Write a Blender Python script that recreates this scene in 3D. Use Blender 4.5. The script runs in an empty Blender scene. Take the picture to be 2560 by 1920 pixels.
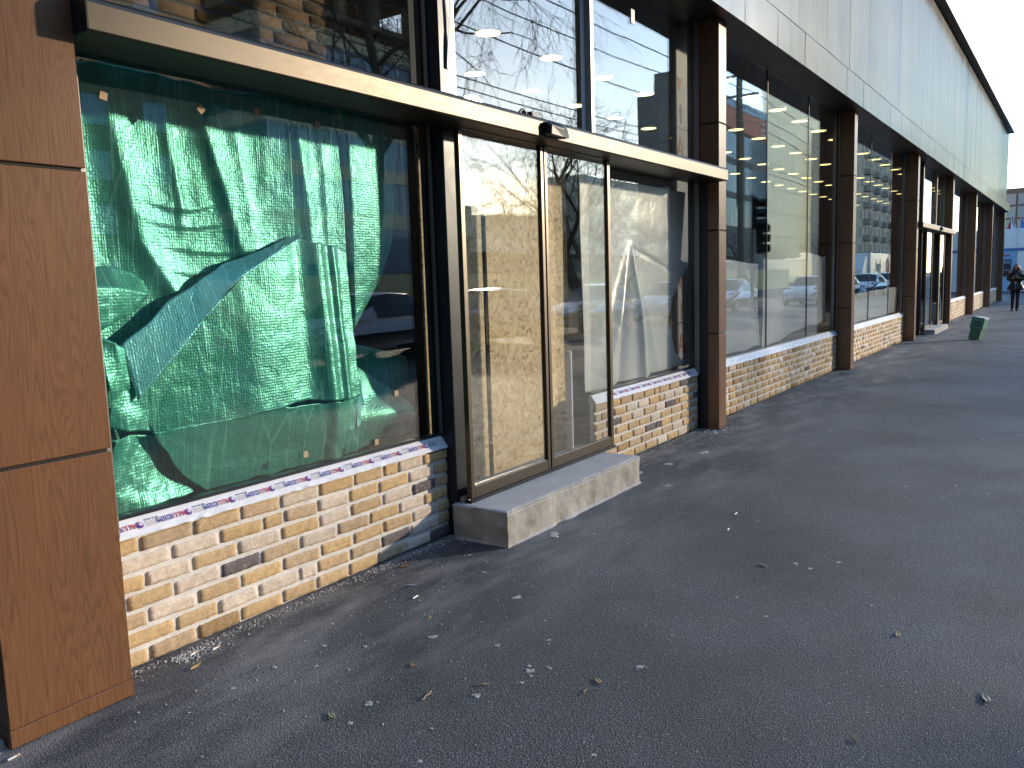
import bpy, math, random
from mathutils import Vector, Matrix, noise, Quaternion
R = random.Random(11)
sc = bpy.context.scene
COL = sc.collection
PI = math.pi

# ------------------------------------------------------------------ mesh builder
class MB:
    def __init__(s): s.v=[]; s.f=[]; s.c=[]
    def add(s, vs, fs, col=None, M=None):
        o=len(s.v)
        for p in vs:
            p=Vector(p)
            if M is not None: p=M@p
            s.v.append(p[:])
        for f in fs: s.f.append(tuple(i+o for i in f)); s.c.append(col)
        return s
    def box(s,x0,x1,y0,y1,z0,z1,col=None,M=None):
        v=[(x0,y0,z0),(x1,y0,z0),(x1,y1,z0),(x0,y1,z0),(x0,y0,z1),(x1,y0,z1),(x1,y1,z1),(x0,y1,z1)]
        return s.add(v,[(0,3,2,1),(4,5,6,7),(0,1,5,4),(1,2,6,5),(2,3,7,6),(3,0,4,7)],col,M)
    def loft(s,rings,col=None,caps=True,closed=True,M=None):
        n=len(rings[0]); vs=[p for r in rings for p in r]; fs=[]
        for i in range(len(rings)-1):
            for j in range(n if closed else n-1):
                a=i*n+j; b=i*n+(j+1)%n
                fs.append((a,b,b+n,a+n))
        if caps:
            fs.append(tuple(range(n-1,-1,-1))); fs.append(tuple((len(rings)-1)*n+i for i in range(n)))
        return s.add(vs,fs,col,M)
    def tube(s,pts,rad,n=6,col=None,caps=True,M=None):
        pts=[Vector(p) for p in pts]; rings=[]
        if not isinstance(rad,(list,tuple)): rad=[rad]*len(pts)
        up=None
        for i,p in enumerate(pts):
            d=(pts[min(i+1,len(pts)-1)]-pts[max(i-1,0)]).normalized()
            if up is None:
                up=Vector((0,0,1)) if abs(d.z)<.9 else Vector((1,0,0))
            x=d.cross(up)
            if x.length<1e-5: x=d.cross(Vector((1,0,0)))
            x.normalize(); y=x.cross(d).normalized(); up=y
            rings.append([tuple(p+(x*math.cos(2*PI*k/n)+y*math.sin(2*PI*k/n))*rad[i]) for k in range(n)])
        return s.loft(rings,col,caps,M=M)
    def grid(s,fn,nu,nv,col=None):
        vs=[fn(i/nu,j/nv) for j in range(nv+1) for i in range(nu+1)]
        fs=[(j*(nu+1)+i,j*(nu+1)+i+1,(j+1)*(nu+1)+i+1,(j+1)*(nu+1)+i) for j in range(nv) for i in range(nu)]
        return s.add(vs,fs,col)
    def extrude(s,poly,axis,a,b,col=None,M=None):
        # poly: list of 2D points in the plane perpendicular to axis
        def P(q,t):
            return {'x':(t,q[0],q[1]),'y':(q[0],t,q[1]),'z':(q[0],q[1],t)}[axis]
        return s.loft([[P(q,a) for q in poly],[P(q,b) for q in poly]],col,True,M=M)
    def build(s,name,mat,parent=None,smooth=False,bevel=0,solid=0,label=None,seg=1):
        me=bpy.data.meshes.new(name); me.from_pydata(s.v,[],s.f); me.update()
        if any(c is not None for c in s.c):
            a=me.color_attributes.new('col','FLOAT_COLOR','CORNER')
            k=0
            for f,c in zip(s.f,s.c):
                c=c or (.5,.5,.5)
                for _ in f:
                    a.data[k].color=(c[0],c[1],c[2],1); k+=1
        if mat: me.materials.append(mat)
        if smooth: me.polygons.foreach_set('use_smooth',[True]*len(me.polygons))
        import bmesh
        bm=bmesh.new(); bm.from_mesh(me); bmesh.ops.recalc_face_normals(bm,faces=bm.faces); bm.to_mesh(me); bm.free()
        o=bpy.data.objects.new(name,me); COL.objects.link(o)
        if parent: o.parent=parent
        if label: o['label']=label
        if bevel:
            m=o.modifiers.new('bevel','BEVEL'); m.width=bevel; m.segments=seg; m.limit_method='ANGLE'; m.angle_limit=.6
        if solid:
            m=o.modifiers.new('solid','SOLIDIFY'); m.thickness=solid; m.offset=0
        return o

def tag(o,label=None,cat=None,group=None,kind=None):
    for k,v in (('label',label),('category',cat),('group',group),('kind',kind)):
        if v: o[k]=v
    return o
def empty(name,loc,label=None,cat=None,group=None,rot=(0,0,0)):
    o=bpy.data.objects.new(name,None); o.empty_display_size=.2; COL.objects.link(o)
    o.location=loc; o.rotation_euler=rot
    return tag(o,label,cat,group)
def copy_tree(o,parent=None):
    c=o.copy(); COL.objects.link(c)
    if parent: c.parent=parent
    for ch in list(o.children): copy_tree(ch,c)
    return c
def text_mesh(body,size,depth=.0008):
    cu=bpy.data.curves.new('t','FONT'); cu.body=body; cu.size=size; cu.extrude=depth; cu.align_x='CENTER'; cu.resolution_u=2
    o=bpy.data.objects.new('t',cu); COL.objects.link(o)
    bpy.context.view_layer.update()
    dg=bpy.context.evaluated_depsgraph_get()
    me=o.evaluated_get(dg).to_mesh()
    vs=[v.co[:] for v in me.vertices]; fs=[tuple(p.vertices) for p in me.polygons]
    bpy.data.objects.remove(o); bpy.data.curves.remove(cu)
    return vs,fs

# ------------------------------------------------------------------ materials
def newmat(name):
    m=bpy.data.materials.new(name); m.use_nodes=True
    nt=m.node_tree; b=nt.nodes['Principled BSDF']; return m,nt,b
class N:
    """tiny node helper"""
    def __init__(s,nt): s.nt=nt
    def n(s,t,ins=None,**kw):
        x=s.nt.nodes.new(t)
        for k,v in kw.items(): setattr(x,k,v)
        for k,v in (ins or {}).items():
            if hasattr(v,'is_output') or isinstance(v,bpy.types.NodeSocket): s.nt.links.new(v,x.inputs[k])
            else: x.inputs[k].default_value=v
        return x
    def l(s,a,b): s.nt.links.new(a,b)
    def coord(s,scale=(1,1,1),rot=(0,0,0),loc=(0,0,0),src='Object'):
        tc=s.n('ShaderNodeTexCoord')
        return s.n('ShaderNodeMapping',{'Vector':tc.outputs[src],'Scale':scale,'Rotation':rot,'Location':loc}).outputs[0]
    def noise(s,vec,scale,detail=4,rough=.5,dist=0):
        return s.n('ShaderNodeTexNoise',{'Vector':vec,'Scale':scale,'Detail':detail,'Roughness':rough,'Distortion':dist}).outputs[0]
    def ramp(s,fac,stops,interp='LINEAR'):
        r=s.n('ShaderNodeValToRGB',{'Fac':fac}); cr=r.color_ramp; cr.interpolation=interp
        while len(cr.elements)<len(stops): cr.elements.new(.5)
        for e,(p,c) in zip(cr.elements,stops):
            e.position=p; e.color=(c,c,c,1) if isinstance(c,(int,float)) else (c[0],c[1],c[2],1)
        return r.outputs[0]
    def mix(s,fac,a,b,mode='MIX'):
        x=s.n('ShaderNodeMix',data_type='RGBA',blend_type=mode)
        for sock,v in ((x.inputs[0],fac),(x.inputs[6],a),(x.inputs[7],b)):
            if isinstance(v,bpy.types.NodeSocket): s.l(v,sock)
            elif isinstance(v,(int,float)): sock.default_value=v if sock==x.inputs[0] else (v,v,v,1)
            else: sock.default_value=(v[0],v[1],v[2],1)
        return x.outputs[2]
    def math(s,op,a,b=0,clamp=False):
        x=s.n('ShaderNodeMath',operation=op,use_clamp=clamp)
        for i,v in enumerate((a,b)):
            if isinstance(v,bpy.types.NodeSocket): s.l(v,x.inputs[i])
            else: x.inputs[i].default_value=v
        return x.outputs[0]
    def bump(s,h,strength=.3,dist=.01,normal=None):
        ins={'Height':h,'Strength':strength,'Distance':dist}
        if normal is not None: ins['Normal']=normal
        return s.n('ShaderNodeBump',ins).outputs[0]

def simple(name,col,rough=.5,metal=0,noise_amt=.15,nscale=8,bump=0,bscale=60,spec=.5):
    m,nt,b=newmat(name); h=N(nt); v=h.coord()
    f=h.noise(v,nscale,5,.6)
    c=h.mix(h.ramp(f,[(.3,0.0),(.7,1.0)]),tuple(x*(1-noise_amt) for x in col),tuple(min(1,x*(1+noise_amt)) for x in col))
    h.l(c,b.inputs['Base Color'])
    h.l(h.math('ADD',h.math('MULTIPLY',f,.2),rough-.1),b.inputs['Roughness'])
    b.inputs['Metallic'].default_value=metal
    b.inputs['Specular IOR Level'].default_value=spec
    if bump:
        h.l(h.bump(h.noise(v,bscale,3),bump,.004),b.inputs['Normal'])
    return m
def colattr(name,rough=.55,metal=0,noise_amt=.12,nscale=12,bump=0,bscale=60):
    m,nt,b=newmat(name); h=N(nt); v=h.coord()
    a=h.n('ShaderNodeAttribute',attribute_name='col').outputs['Color']
    f=h.noise(v,nscale,5,.6)
    c=h.mix(1.0,a,h.ramp(f,[(.25,1-noise_amt),(.75,1+noise_amt)]),'MULTIPLY')
    h.l(c,b.inputs['Base Color']); b.inputs['Roughness'].default_value=rough; b.inputs['Metallic'].default_value=metal
    if bump: h.l(h.bump(h.noise(v,bscale,3),bump,.004),b.inputs['Normal'])
    return m

M={}
def mat_asphalt():
    m,nt,b=newmat('asphalt'); h=N(nt); v=h.coord()
    fine=h.noise(v,135,3,.7)
    vor=h.n('ShaderNodeTexVoronoi',{'Vector':v,'Scale':150.0}).outputs
    big=h.noise(v,.7,4,.55); mid=h.noise(v,5,5,.6)
    base=h.ramp(fine,[(.3,(.012,.015,.019)),(.50,(.056,.065,.078)),(.70,(.205,.222,.248))])
    stone=h.ramp(vor['Color'],[(.0,.6),(.8,1.0),(.97,2.0)])
    c=h.mix(1,base,stone,'MULTIPLY')
    c=h.mix(1,c,h.ramp(big,[(.32,.58),(.5,1.0),(.68,1.45)]),'MULTIPLY')
    c=h.mix(1,c,h.ramp(mid,[(.3,.82),(.7,1.18)]),'MULTIPLY')
    # pale plaster dust tracked along the foot of the shop front, and loose pale flecks
    sep=h.n('ShaderNodeSeparateXYZ',{'Vector':v}).outputs
    near=h.n('ShaderNodeMapRange',{'Value':sep['Y'],'From Min':-1.3,'From Max':.1,'To Min':0.0,'To Max':1.0}).outputs[0]
    dn=h.noise(h.coord((.55,1.6,1)),2.2,6,.65)
    dust=h.math('MULTIPLY',h.ramp(dn,[(.46,0.0),(.64,1.0)]),near)
    c=h.mix(h.math('MULTIPLY',dust,.85),c,(.24,.235,.235))
    wet=h.math('MULTIPLY',h.ramp(h.noise(h.coord((.8,2,1),loc=(3,1,0)),1.7,4,.6),[(.55,0.0),(.68,1.0)]),h.n('ShaderNodeMapRange',{'Value':sep['Y'],'From Min':-.35,'From Max':.12,'To Min':0.0,'To Max':1.0}).outputs[0])
    c=h.mix(h.math('MULTIPLY',wet,.75),c,(.008,.008,.009))
    fl=h.n('ShaderNodeTexVoronoi',{'Vector':h.coord((1,1,0)),'Scale':5.5,'Randomness':1.0}).outputs
    sz=h.n('ShaderNodeMapRange',{'Value':h.n('ShaderNodeSeparateColor',{'Color':fl['Color']}).outputs[0],'From Min':.3,'From Max':1.0,'To Min':0.0,'To Max':.075}).outputs[0]
    d2=h.math('ADD',fl['Distance'],h.math('MULTIPLY',h.math('SUBTRACT',h.noise(v,40,2),.5),.06))
    fleck=h.math('LESS_THAN',d2,sz)
    c=h.mix(h.math('MULTIPLY',fleck,.8),c,(.48,.48,.46))
    f3=h.n('ShaderNodeTexVoronoi',{'Vector':h.coord((1,1,0),loc=(7,3,0)),'Scale':23.0,'Randomness':1.0}).outputs
    s3=h.n('ShaderNodeMapRange',{'Value':h.n('ShaderNodeSeparateColor',{'Color':f3['Color']}).outputs[1],'From Min':.5,'From Max':1.0,'To Min':0.0,'To Max':.11}).outputs[0]
    patch=h.ramp(h.noise(h.coord(loc=(2,9,0)),1.1,3),[(.42,0.0),(.6,1.0)])
    k3=h.math('MULTIPLY',h.math('LESS_THAN',f3['Distance'],s3),h.math('MULTIPLY',patch,.75))
    c=h.mix(k3,c,(.50,.50,.48))
    h.l(c,b.inputs['Base Color'])
    h.l(h.ramp(mid,[(.3,.62),(.7,.82)]),b.inputs['Roughness'])
    bn=h.bump(h.math('ADD',fine,h.math('MULTIPLY',vor['Distance'],.8)),.8,.0055)
    h.l(bn,b.inputs['Normal']); return m
M['asphalt']=mat_asphalt()
M['road']=simple('road_asphalt',(.04,.041,.044),.75,0,.25,3,.5,90)

def mat_wood():
    m,nt,b=newmat('oak_laminate'); h=N(nt)
    # fine vertical oak grain: a slowly wandering field cut into many thin lines
    fld=h.noise(h.coord((8.0,8.0,.55)),1.0,2,.45,.2)
    g=h.math('FRACT',h.math('MULTIPLY',fld,34.0))
    g=h.ramp(g,[(0,.0),(.30,.55),(.62,1.0),(.86,.75),(1.0,.0)])
    st=h.noise(h.coord((1,1,.03)),260,3,.7)
    wob=h.noise(h.coord((130,130,3.2)),1.0,4,.65,.4)
    big=h.noise(h.coord((1,1,.25)),3,3)
    f=h.math('ADD',h.math('MULTIPLY',g,.34),h.math('MULTIPLY',wob,.66))
    c=h.ramp(f,[(.12,(.112,.048,.021)),(.45,(.168,.077,.035)),(.8,(.218,.104,.050))])
    c=h.mix(1,c,h.ramp(st,[(.3,.84),(.65,1.08)]),'MULTIPLY')
    c=h.mix(1,c,h.ramp(big,[(.3,.9),(.7,1.08)]),'MULTIPLY')
    h.l(c,b.inputs['Base Color']); b.inputs['Roughness'].default_value=.29; b.inputs['Specular IOR Level'].default_value=.5
    h.l(h.bump(f,.12,.002),b.inputs['Normal']); return m
M['wood']=mat_wood()

def mat_glass(name,f0=.09,tint=(.86,.93,.89),wav=.02,rough=.0):
    m,nt,b=newmat(name); h=N(nt); nt.nodes.remove(b); out=nt.nodes['Material Output']
    wv=h.bump(h.noise(h.coord((.9,.9,.5)),1.3,1),wav,.05)
    gl=h.n('ShaderNodeBsdfGlossy',{'Roughness':rough,'Color':(1,1,1,1),'Normal':wv})
    tr=h.n('ShaderNodeBsdfTransparent',{'Color':(*tint,1)})
    lw=h.n('ShaderNodeLayerWeight',{'Blend':.5}).outputs['Facing']
    p=h.math('POWER',lw,5)
    fac=h.math('ADD',h.math('MULTIPLY',p,1-f0),f0,True)
    mx=h.n('ShaderNodeMixShader',{0:fac,1:tr.outputs[0],2:gl.outputs[0]})
    h.l(mx.outputs[0],out.inputs[0]); return m
M['glass']=mat_glass('window_glass',.09,(.955,.972,.962))
M['car_glass']=simple('car_glass',(.015,.02,.022),.12,0,.1)

def mat_foil(name,c0,c1,sa=.45):
    m,nt,b=newmat(name); h=N(nt)
    v=h.coord((1,.35,1.0))
    bub=h.n('ShaderNodeTexVoronoi',{'Vector':h.coord((1,.0,.9)),'Scale':78.0,'Randomness':.3},feature='SMOOTH_F1').outputs['Distance']
    strk=h.noise(h.coord((70,1,1.6)),1,2,.6)
    cr=h.noise(v,7,6,.62,.6)
    # straight hairline creases running at a slant
    sl=h.n('ShaderNodeTexVoronoi',{'Vector':h.coord((7,0,1.3),(0,.75,0)),'Scale':1.0},feature='DISTANCE_TO_EDGE').outputs['Distance']
    crs=h.ramp(sl,[(0,1.0),(.035,0.0)])
    hh=h.math('ADD',bub,h.math('MULTIPLY',h.ramp(strk,[(.60,0.0),(.66,1.0)]),.35 if sa>.2 else 0.0))
    n1=h.bump(h.math('ADD',cr,h.math('MULTIPLY',crs,.05)),.25,.03); n2=h.bump(hh,.30,.0075,n1)
    c=h.mix(h.ramp(h.noise(v,2.2,3),[(.35,0.0),(.65,1.0)]),c0,c1)
    pale=tuple(min(1,x*1.7+.16) for x in c1)
    c=h.mix(h.math('MULTIPLY',h.ramp(strk,[(.62,0.0),(.67,1.0)]),sa),c,pale)
    c=h.mix(h.math('MULTIPLY',crs,.30),c,pale)
    h.l(c,b.inputs['Base Color']); b.inputs['Metallic'].default_value=.42; b.inputs['Roughness'].default_value=.36
    b.inputs['Specular IOR Level'].default_value=.7
    h.l(n2,b.inputs['Normal']); return m
M['foil']=mat_foil('green_bubble_foil',(.028,.265,.205),(.062,.37,.265))
M['foil_sky_tint']=mat_foil('sky_tinted_foil',(.10,.46,.46),(.16,.54,.54),.05)  # blue-cyan base colour stands in for sky mirrored in the foil

def mat_film():
    m,nt,b=newmat('white_plastic_film'); h=N(nt); v=h.coord()
    n=h.noise(v,5,5,.6,.8); f2=h.n('ShaderNodeTexVoronoi',{'Vector':h.coord((1,1,.6)),'Scale':6.0},feature='DISTANCE_TO_EDGE').outputs['Distance']
    c=h.mix(n,(.70,.69,.66),(.80,.79,.76)); h.l(c,b.inputs['Base Color'])
    b.inputs['Roughness'].default_value=.28; b.inputs['Specular IOR Level'].default_value=.6
    b.inputs['Transmission Weight'].default_value=0
    h.l(h.bump(n,.12,.02),b.inputs['Normal']); return m
M['film']=mat_film()

def mat_osb():
    m,nt,b=newmat('osb_board'); h=N(nt)
    cols=None
    def layer(rot,sc,seed):
        v=h.n('ShaderNodeMapping',{'Vector':h.coord((1,1,1),(0,rot,0)),'Scale':(sc,1,sc*.30),'Location':(seed,0,seed*.7)}).outputs[0]
        vo=h.n('ShaderNodeTexVoronoi',{'Vector':v,'Scale':1.0,'Randomness':1.0}).outputs
        return h.n('ShaderNodeSeparateColor',{'Color':vo['Color']}).outputs, vo['Distance']
    a,da=layer(.45,46,1.3); b2,db=layer(-.75,52,5.1); c2,dc=layer(1.5,44,9.7)
    pick=h.math('GREATER_THAN',a[1],.5); pick2=h.math('GREATER_THAN',b2[1],.55)
    val=h.mix(pick,b2[0],a[0]); val=h.mix(pick2,val,c2[0])
    c=h.ramp(val,[(.0,(.30,.17,.07)),(.10,(.50,.33,.15)),(.5,(.62,.44,.22)),(1.0,(.74,.57,.34))])
    c=h.mix(1,c,h.ramp(h.noise(h.coord((1,1,.4)),60,3),[(.3,.85),(.7,1.1)]),'MULTIPLY')
    h.l(c,b.inputs['Base Color']); b.inputs['Roughness'].default_value=.6
    h.l(h.bump(val,.2,.003),b.inputs['Normal']); return m
M['osb']=mat_osb()

def mat_brick(name,white=.5):
    m,nt,b=newmat(name); h=N(nt); v=h.coord()
    a=h.n('ShaderNodeAttribute',attribute_name='col').outputs['Color']
    n1=h.noise(v,22,6,.68,.4); n2=h.noise(v,90,3,.6); n3=h.noise(h.coord((1,1,3)),30,4,.6,1.0)
    c=h.mix(1,a,h.ramp(n1,[(.3,.72),(.55,1.0),(.75,1.22)]),'MULTIPLY')
    c=h.mix(h.math('MULTIPLY',h.ramp(n3,[(.58,0.0),(.7,1.0)]),white),c,(.58,.50,.42))
    c=h.mix(1,c,h.ramp(n2,[(.25,.7),(.45,1.0),(.8,1.12)]),'MULTIPLY')
    h.l(c,b.inputs['Base Color']); b.inputs['Roughness'].default_value=.88; b.inputs['Specular IOR Level'].default_value=.25
    h.l(h.bump(h.math('ADD',n1,h.math('MULTIPLY',n2,.5)),.55,.008),b.inputs['Normal']); return m
M['brick']=mat_brick('brick_slips',.6)
M['brown_brick']=mat_brick('interior_brick',.1)
M['mortar']=simple('mortar',(.68,.665,.645),.9,0,.1,14,.5,120,.2)

def mat_concrete():
    m,nt,b=newmat('rough_concrete'); h=N(nt); v=h.coord()
    n=h.noise(v,6,7,.7); f=h.noise(v,120,3,.6)
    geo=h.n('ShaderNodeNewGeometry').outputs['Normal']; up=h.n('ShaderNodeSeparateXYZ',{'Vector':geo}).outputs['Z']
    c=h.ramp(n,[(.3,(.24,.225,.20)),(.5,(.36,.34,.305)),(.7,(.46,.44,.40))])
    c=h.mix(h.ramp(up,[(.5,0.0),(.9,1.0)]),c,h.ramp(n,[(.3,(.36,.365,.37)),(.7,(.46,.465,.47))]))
    c=h.mix(1,c,h.ramp(f,[(.3,.86),(.7,1.1)]),'MULTIPLY')
    h.l(c,b.inputs['Base Color']); b.inputs['Roughness'].default_value=.9
    h.l(h.bump(h.math('ADD',n,h.math('MULTIPLY',f,.4)),.7,.012),b.inputs['Normal']); return m
M['concrete']=mat_concrete()

def metal(name,col,rough,scale=(2,2,2),amt=.06,metal_=1.0,wav=.05,tint=None):
    m,nt,b=newmat(name); h=N(nt); v=h.coord(scale)
    n=h.noise(v,3,5,.6)
    h.l(h.mix(n,tuple(x*(1-amt) for x in col),tuple(x*(1+amt) for x in col)),b.inputs['Base Color'])
    h.l(h.math('ADD',h.math('MULTIPLY',h.noise(v,14,5,.7),.14),rough-.07),b.inputs['Roughness'])
    b.inputs['Metallic'].default_value=metal_
    if wav: h.l(h.bump(h.noise(h.coord((1,1,.6)),1.1,2),wav,.05),b.inputs['Normal'])
    if tint: b.inputs['Specular Tint'].default_value=(*tint,1)
    return m
def mat_fascia():
    m,nt,b=newmat('champagne_cladding'); h=N(nt); out=nt.nodes['Material Output']; nt.nodes.remove(b)
    v=h.coord(); n=h.noise(h.coord((.7,1,.25)),1.3,5,.6); st=h.noise(h.coord((5,1,.12)),1.5,4,.6)
    bn=h.bump(h.noise(h.coord((1,1,.6)),1.1,2),.02,.05)
    g=h.n('ShaderNodeBsdfGlossy',{'Roughness':h.math('ADD',h.math('MULTIPLY',n,.10),.13),'Color':h.mix(h.ramp(st,[(.3,0.0),(.7,1.0)]),(.235,.228,.215),(.262,.256,.243)),'Normal':bn})
    d_=h.n('ShaderNodeBsdfDiffuse',{'Color':(.20,.195,.185,1)})
    h.l(h.n('ShaderNodeMixShader',{0:.28,1:g.outputs[0],2:d_.outputs[0]}).outputs[0],out.inputs[0]); return m
M['fascia']=mat_fascia()
M['beam']=metal('satin_aluminium',(.085,.073,.058),.42,(1,1,6),.1,wav=.0)
M['door']=metal('bronze_aluminium',(.115,.100,.082),.36,(1,1,1),.06,wav=0)
M['trim']=metal('grey_trim',(.30,.29,.27),.4,wav=0)
M['navy']=simple('dark_navy_frame',(.010,.013,.022),.38,0,.1,6)
M['black']=simple('black_plastic',(.008,.008,.009),.35,0,.1,6)
M['soffit']=simple('dark_soffit',(.022,.017,.014),.4,0,.12,2)
M['joint']=simple('joint_shadow_gap',(.012,.010,.009),.8)
M['dark']=simple('dark_interior_paint',(.085,.082,.078),.8,0,.15,1)
M['floor_in']=simple('screed',(.22,.21,.20),.8,0,.2,2)
M['col']=colattr('painted_parts',.5)
M['tape']=colattr('protective_tape',.4,0,.06,30)
M['board']=colattr('insulation_board',.6,0,.05)
M['cork']=simple('tan_cork',(.44,.33,.22),.85,0,.12,60)
M['white']=simple('white_panel',(.62,.62,.64),.45,0,.05,2)
M['bark']=simple('bark',(.10,.078,.055),.9,0,.3,9,.5,30)
M['leaf']=colattr('dry_leaf',.75,0,.25,60)
def emit(name,col,s):
    m,nt,b=newmat(name); b.inputs['Base Color'].default_value=(*col,1); b.inputs['Emission Color'].default_value=(*col,1); b.inputs['Emission Strength'].default_value=s; return m
M['lamp']=emit('lamp_diffuser',(1.0,.80,.30),1.1)
M['carpaint_silver']=metal('silver_car_paint',(.46,.47,.49),.25,wav=0)
M['carpaint_white']=simple('white_car_paint',(.66,.66,.65),.25,0,.03)
M['carpaint_dark']=simple('dark_car_paint',(.03,.033,.04),.22,0,.05)
M['rubber']=simple('rubber',(.015,.015,.016),.85)
M['chrome']=metal('wheel_alloy',(.55,.55,.56),.3,wav=0)
M['headlight']=simple('headlight_lens',(.75,.77,.78),.1,.3,.03)
def build_in(mb,name,mat,parent,**k):
    o=mb.build(name,mat,parent,**k)
    if parent is not None and parent.type=='EMPTY': o.matrix_parent_inverse=Matrix.Translation(parent.location).inverted()
    return o
def jit(p,s,a): 
    q=Vector(p)*s
    return noise.noise(q)*a

def boxes(name,mat,parent,lst,bevel=0):
    out=[]
    for b in lst:
        mb=MB(); mb.box(*b); out.append(build_in(mb,name,mat,parent,bevel=bevel))
    return out
# ------------------------------------------------------------------ ground
g=MB(); g.box(-300,500,-400,400,-.5,0); tag(build_in(g,'ground',M['asphalt'],None),kind='structure')
g=MB(); g.box(-200,400,-19,-11.6,-.1,.004); tag(build_in(g,'road',M['road'],None),kind='structure')

# ------------------------------------------------------------------ shop building
PX=[8.37,14.45,20.78,26.92,33.22,39.6,45.98]; PW=.21; GY=.27; ZS=4.18
shop=empty('shop_building',(1.27,0,0),'long single storey shop with wood clad pillars, brick plinths and pale metal fascia','building')

def pillar_panels(x0,x1,y0,y1,top,name,label=None,base=.05):
    core=MB(); core.box(x0+.012,x1-.012,y0+.012,y1,0,top)
    pan=MB(); zs=[base,1.02,2.09,3.172,top]
    if base>0: pan.box(x0-.002,x1+.002,y0-.002,y1,0.004,base-.0015)
    for a,b in zip(zs[:-1],zs[1:]): pan.box(x0,x1,y0,y1,a+(.007 if a>base else 0),b-(.007 if b<top else 0))
    p=build_in(pan,name,M['wood'],shop,bevel=.0025,label=label)
    build_in(core,'joint_backing',M['joint'],p)
    return p
pillar_panels(1.265,1.735,0,.52,4.18,'corner_pier','wide wood laminate pier at the near end of the shop',.072)
for x in PX: pillar_panels(x,x+PW,0,.34,ZS,'pillar')

# fascia: lower band and tall upper panels, each panel very slightly out of true
def panels(x0,step,xa,xb,z0,z1,y,name,gap=.012):
    mb=MB(); x=x0
    while x>xa: x-=step
    while x<xb:
        a=max(x,xa)+gap/2; b=min(x+step,xb)-gap/2
        t1,t2,t3,t4=[R.uniform(-.0022,.0022) for _ in range(4)]
        v=[(a,y+t1,z0),(b,y+t2,z0),(b,y+.03,z0),(a,y+.03,z0),(a,y+t3,z1),(b,y+t4,z1),(b,y+.03,z1),(a,y+.03,z1)]
        mb.add(v,[(0,3,2,1),(4,5,6,7),(0,1,5,4),(1,2,6,5),(2,3,7,6),(3,0,4,7)])
        x+=step
    return build_in(mb,name,M['fascia'],shop,bevel=.0015)
lowband=panels(8.713,1.12,-6,46.35,ZS,4.581,-.15,'fascia_lower_band')
upband=panels(10.674,1.333,-6,44.25,4.588,7.57,-.15,'fascia_upper_panels')
bk=MB(); bk.box(-6,44.2,-.119,.2,4.2,7.56); bk.box(44.2,46.3,-.119,.2,4.2,4.57); build_in(bk,'fascia_backing',M['joint'],shop)
cp=MB(); cp.box(-6,44.55,-.34,.6,7.575,7.64); build_in(cp,'coping',M['soffit'],shop,bevel=.004)
rf=MB(); rf.box(-6,44.2,.2,15,4.75,7.5); rf.box(44.2,46.3,.2,15,4.75,4.9); build_in(rf,'roof',M['dark'],shop)
so=MB(); so.box(-6,46.3,-.118,.34,ZS+.002,ZS+.02); build_in(so,'soffit',M['soffit'],shop)
# inside
ins=MB(); ins.box(1.74,46.3,9,9.2,0,4.75); ins.box(46.2,46.35,.65,9,0,4.75); ins.box(1.70,1.78,.52,9,0,4.75); build_in(ins,'inner_wall',M['dark'],shop)
cl=MB(); cl.box(1.74,46.3,.35,9,4.62,4.7); build_in(cl,'ceiling',M['dark'],shop)
fl=MB(); fl.box(1.74,46.3,.36,9,.01,.12); build_in(fl,'shop_floor',M['floor_in'],shop)
sw=MB(); sw.box(-6,1.265,.5,.9,0,4.18); build_in(sw,'side_wall',M['dark'],shop)
pt=MB(); pt.box(4.35,4.42,.62,4.5,.12,4.62); build_in(pt,'partition',M['dark'],shop)

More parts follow.
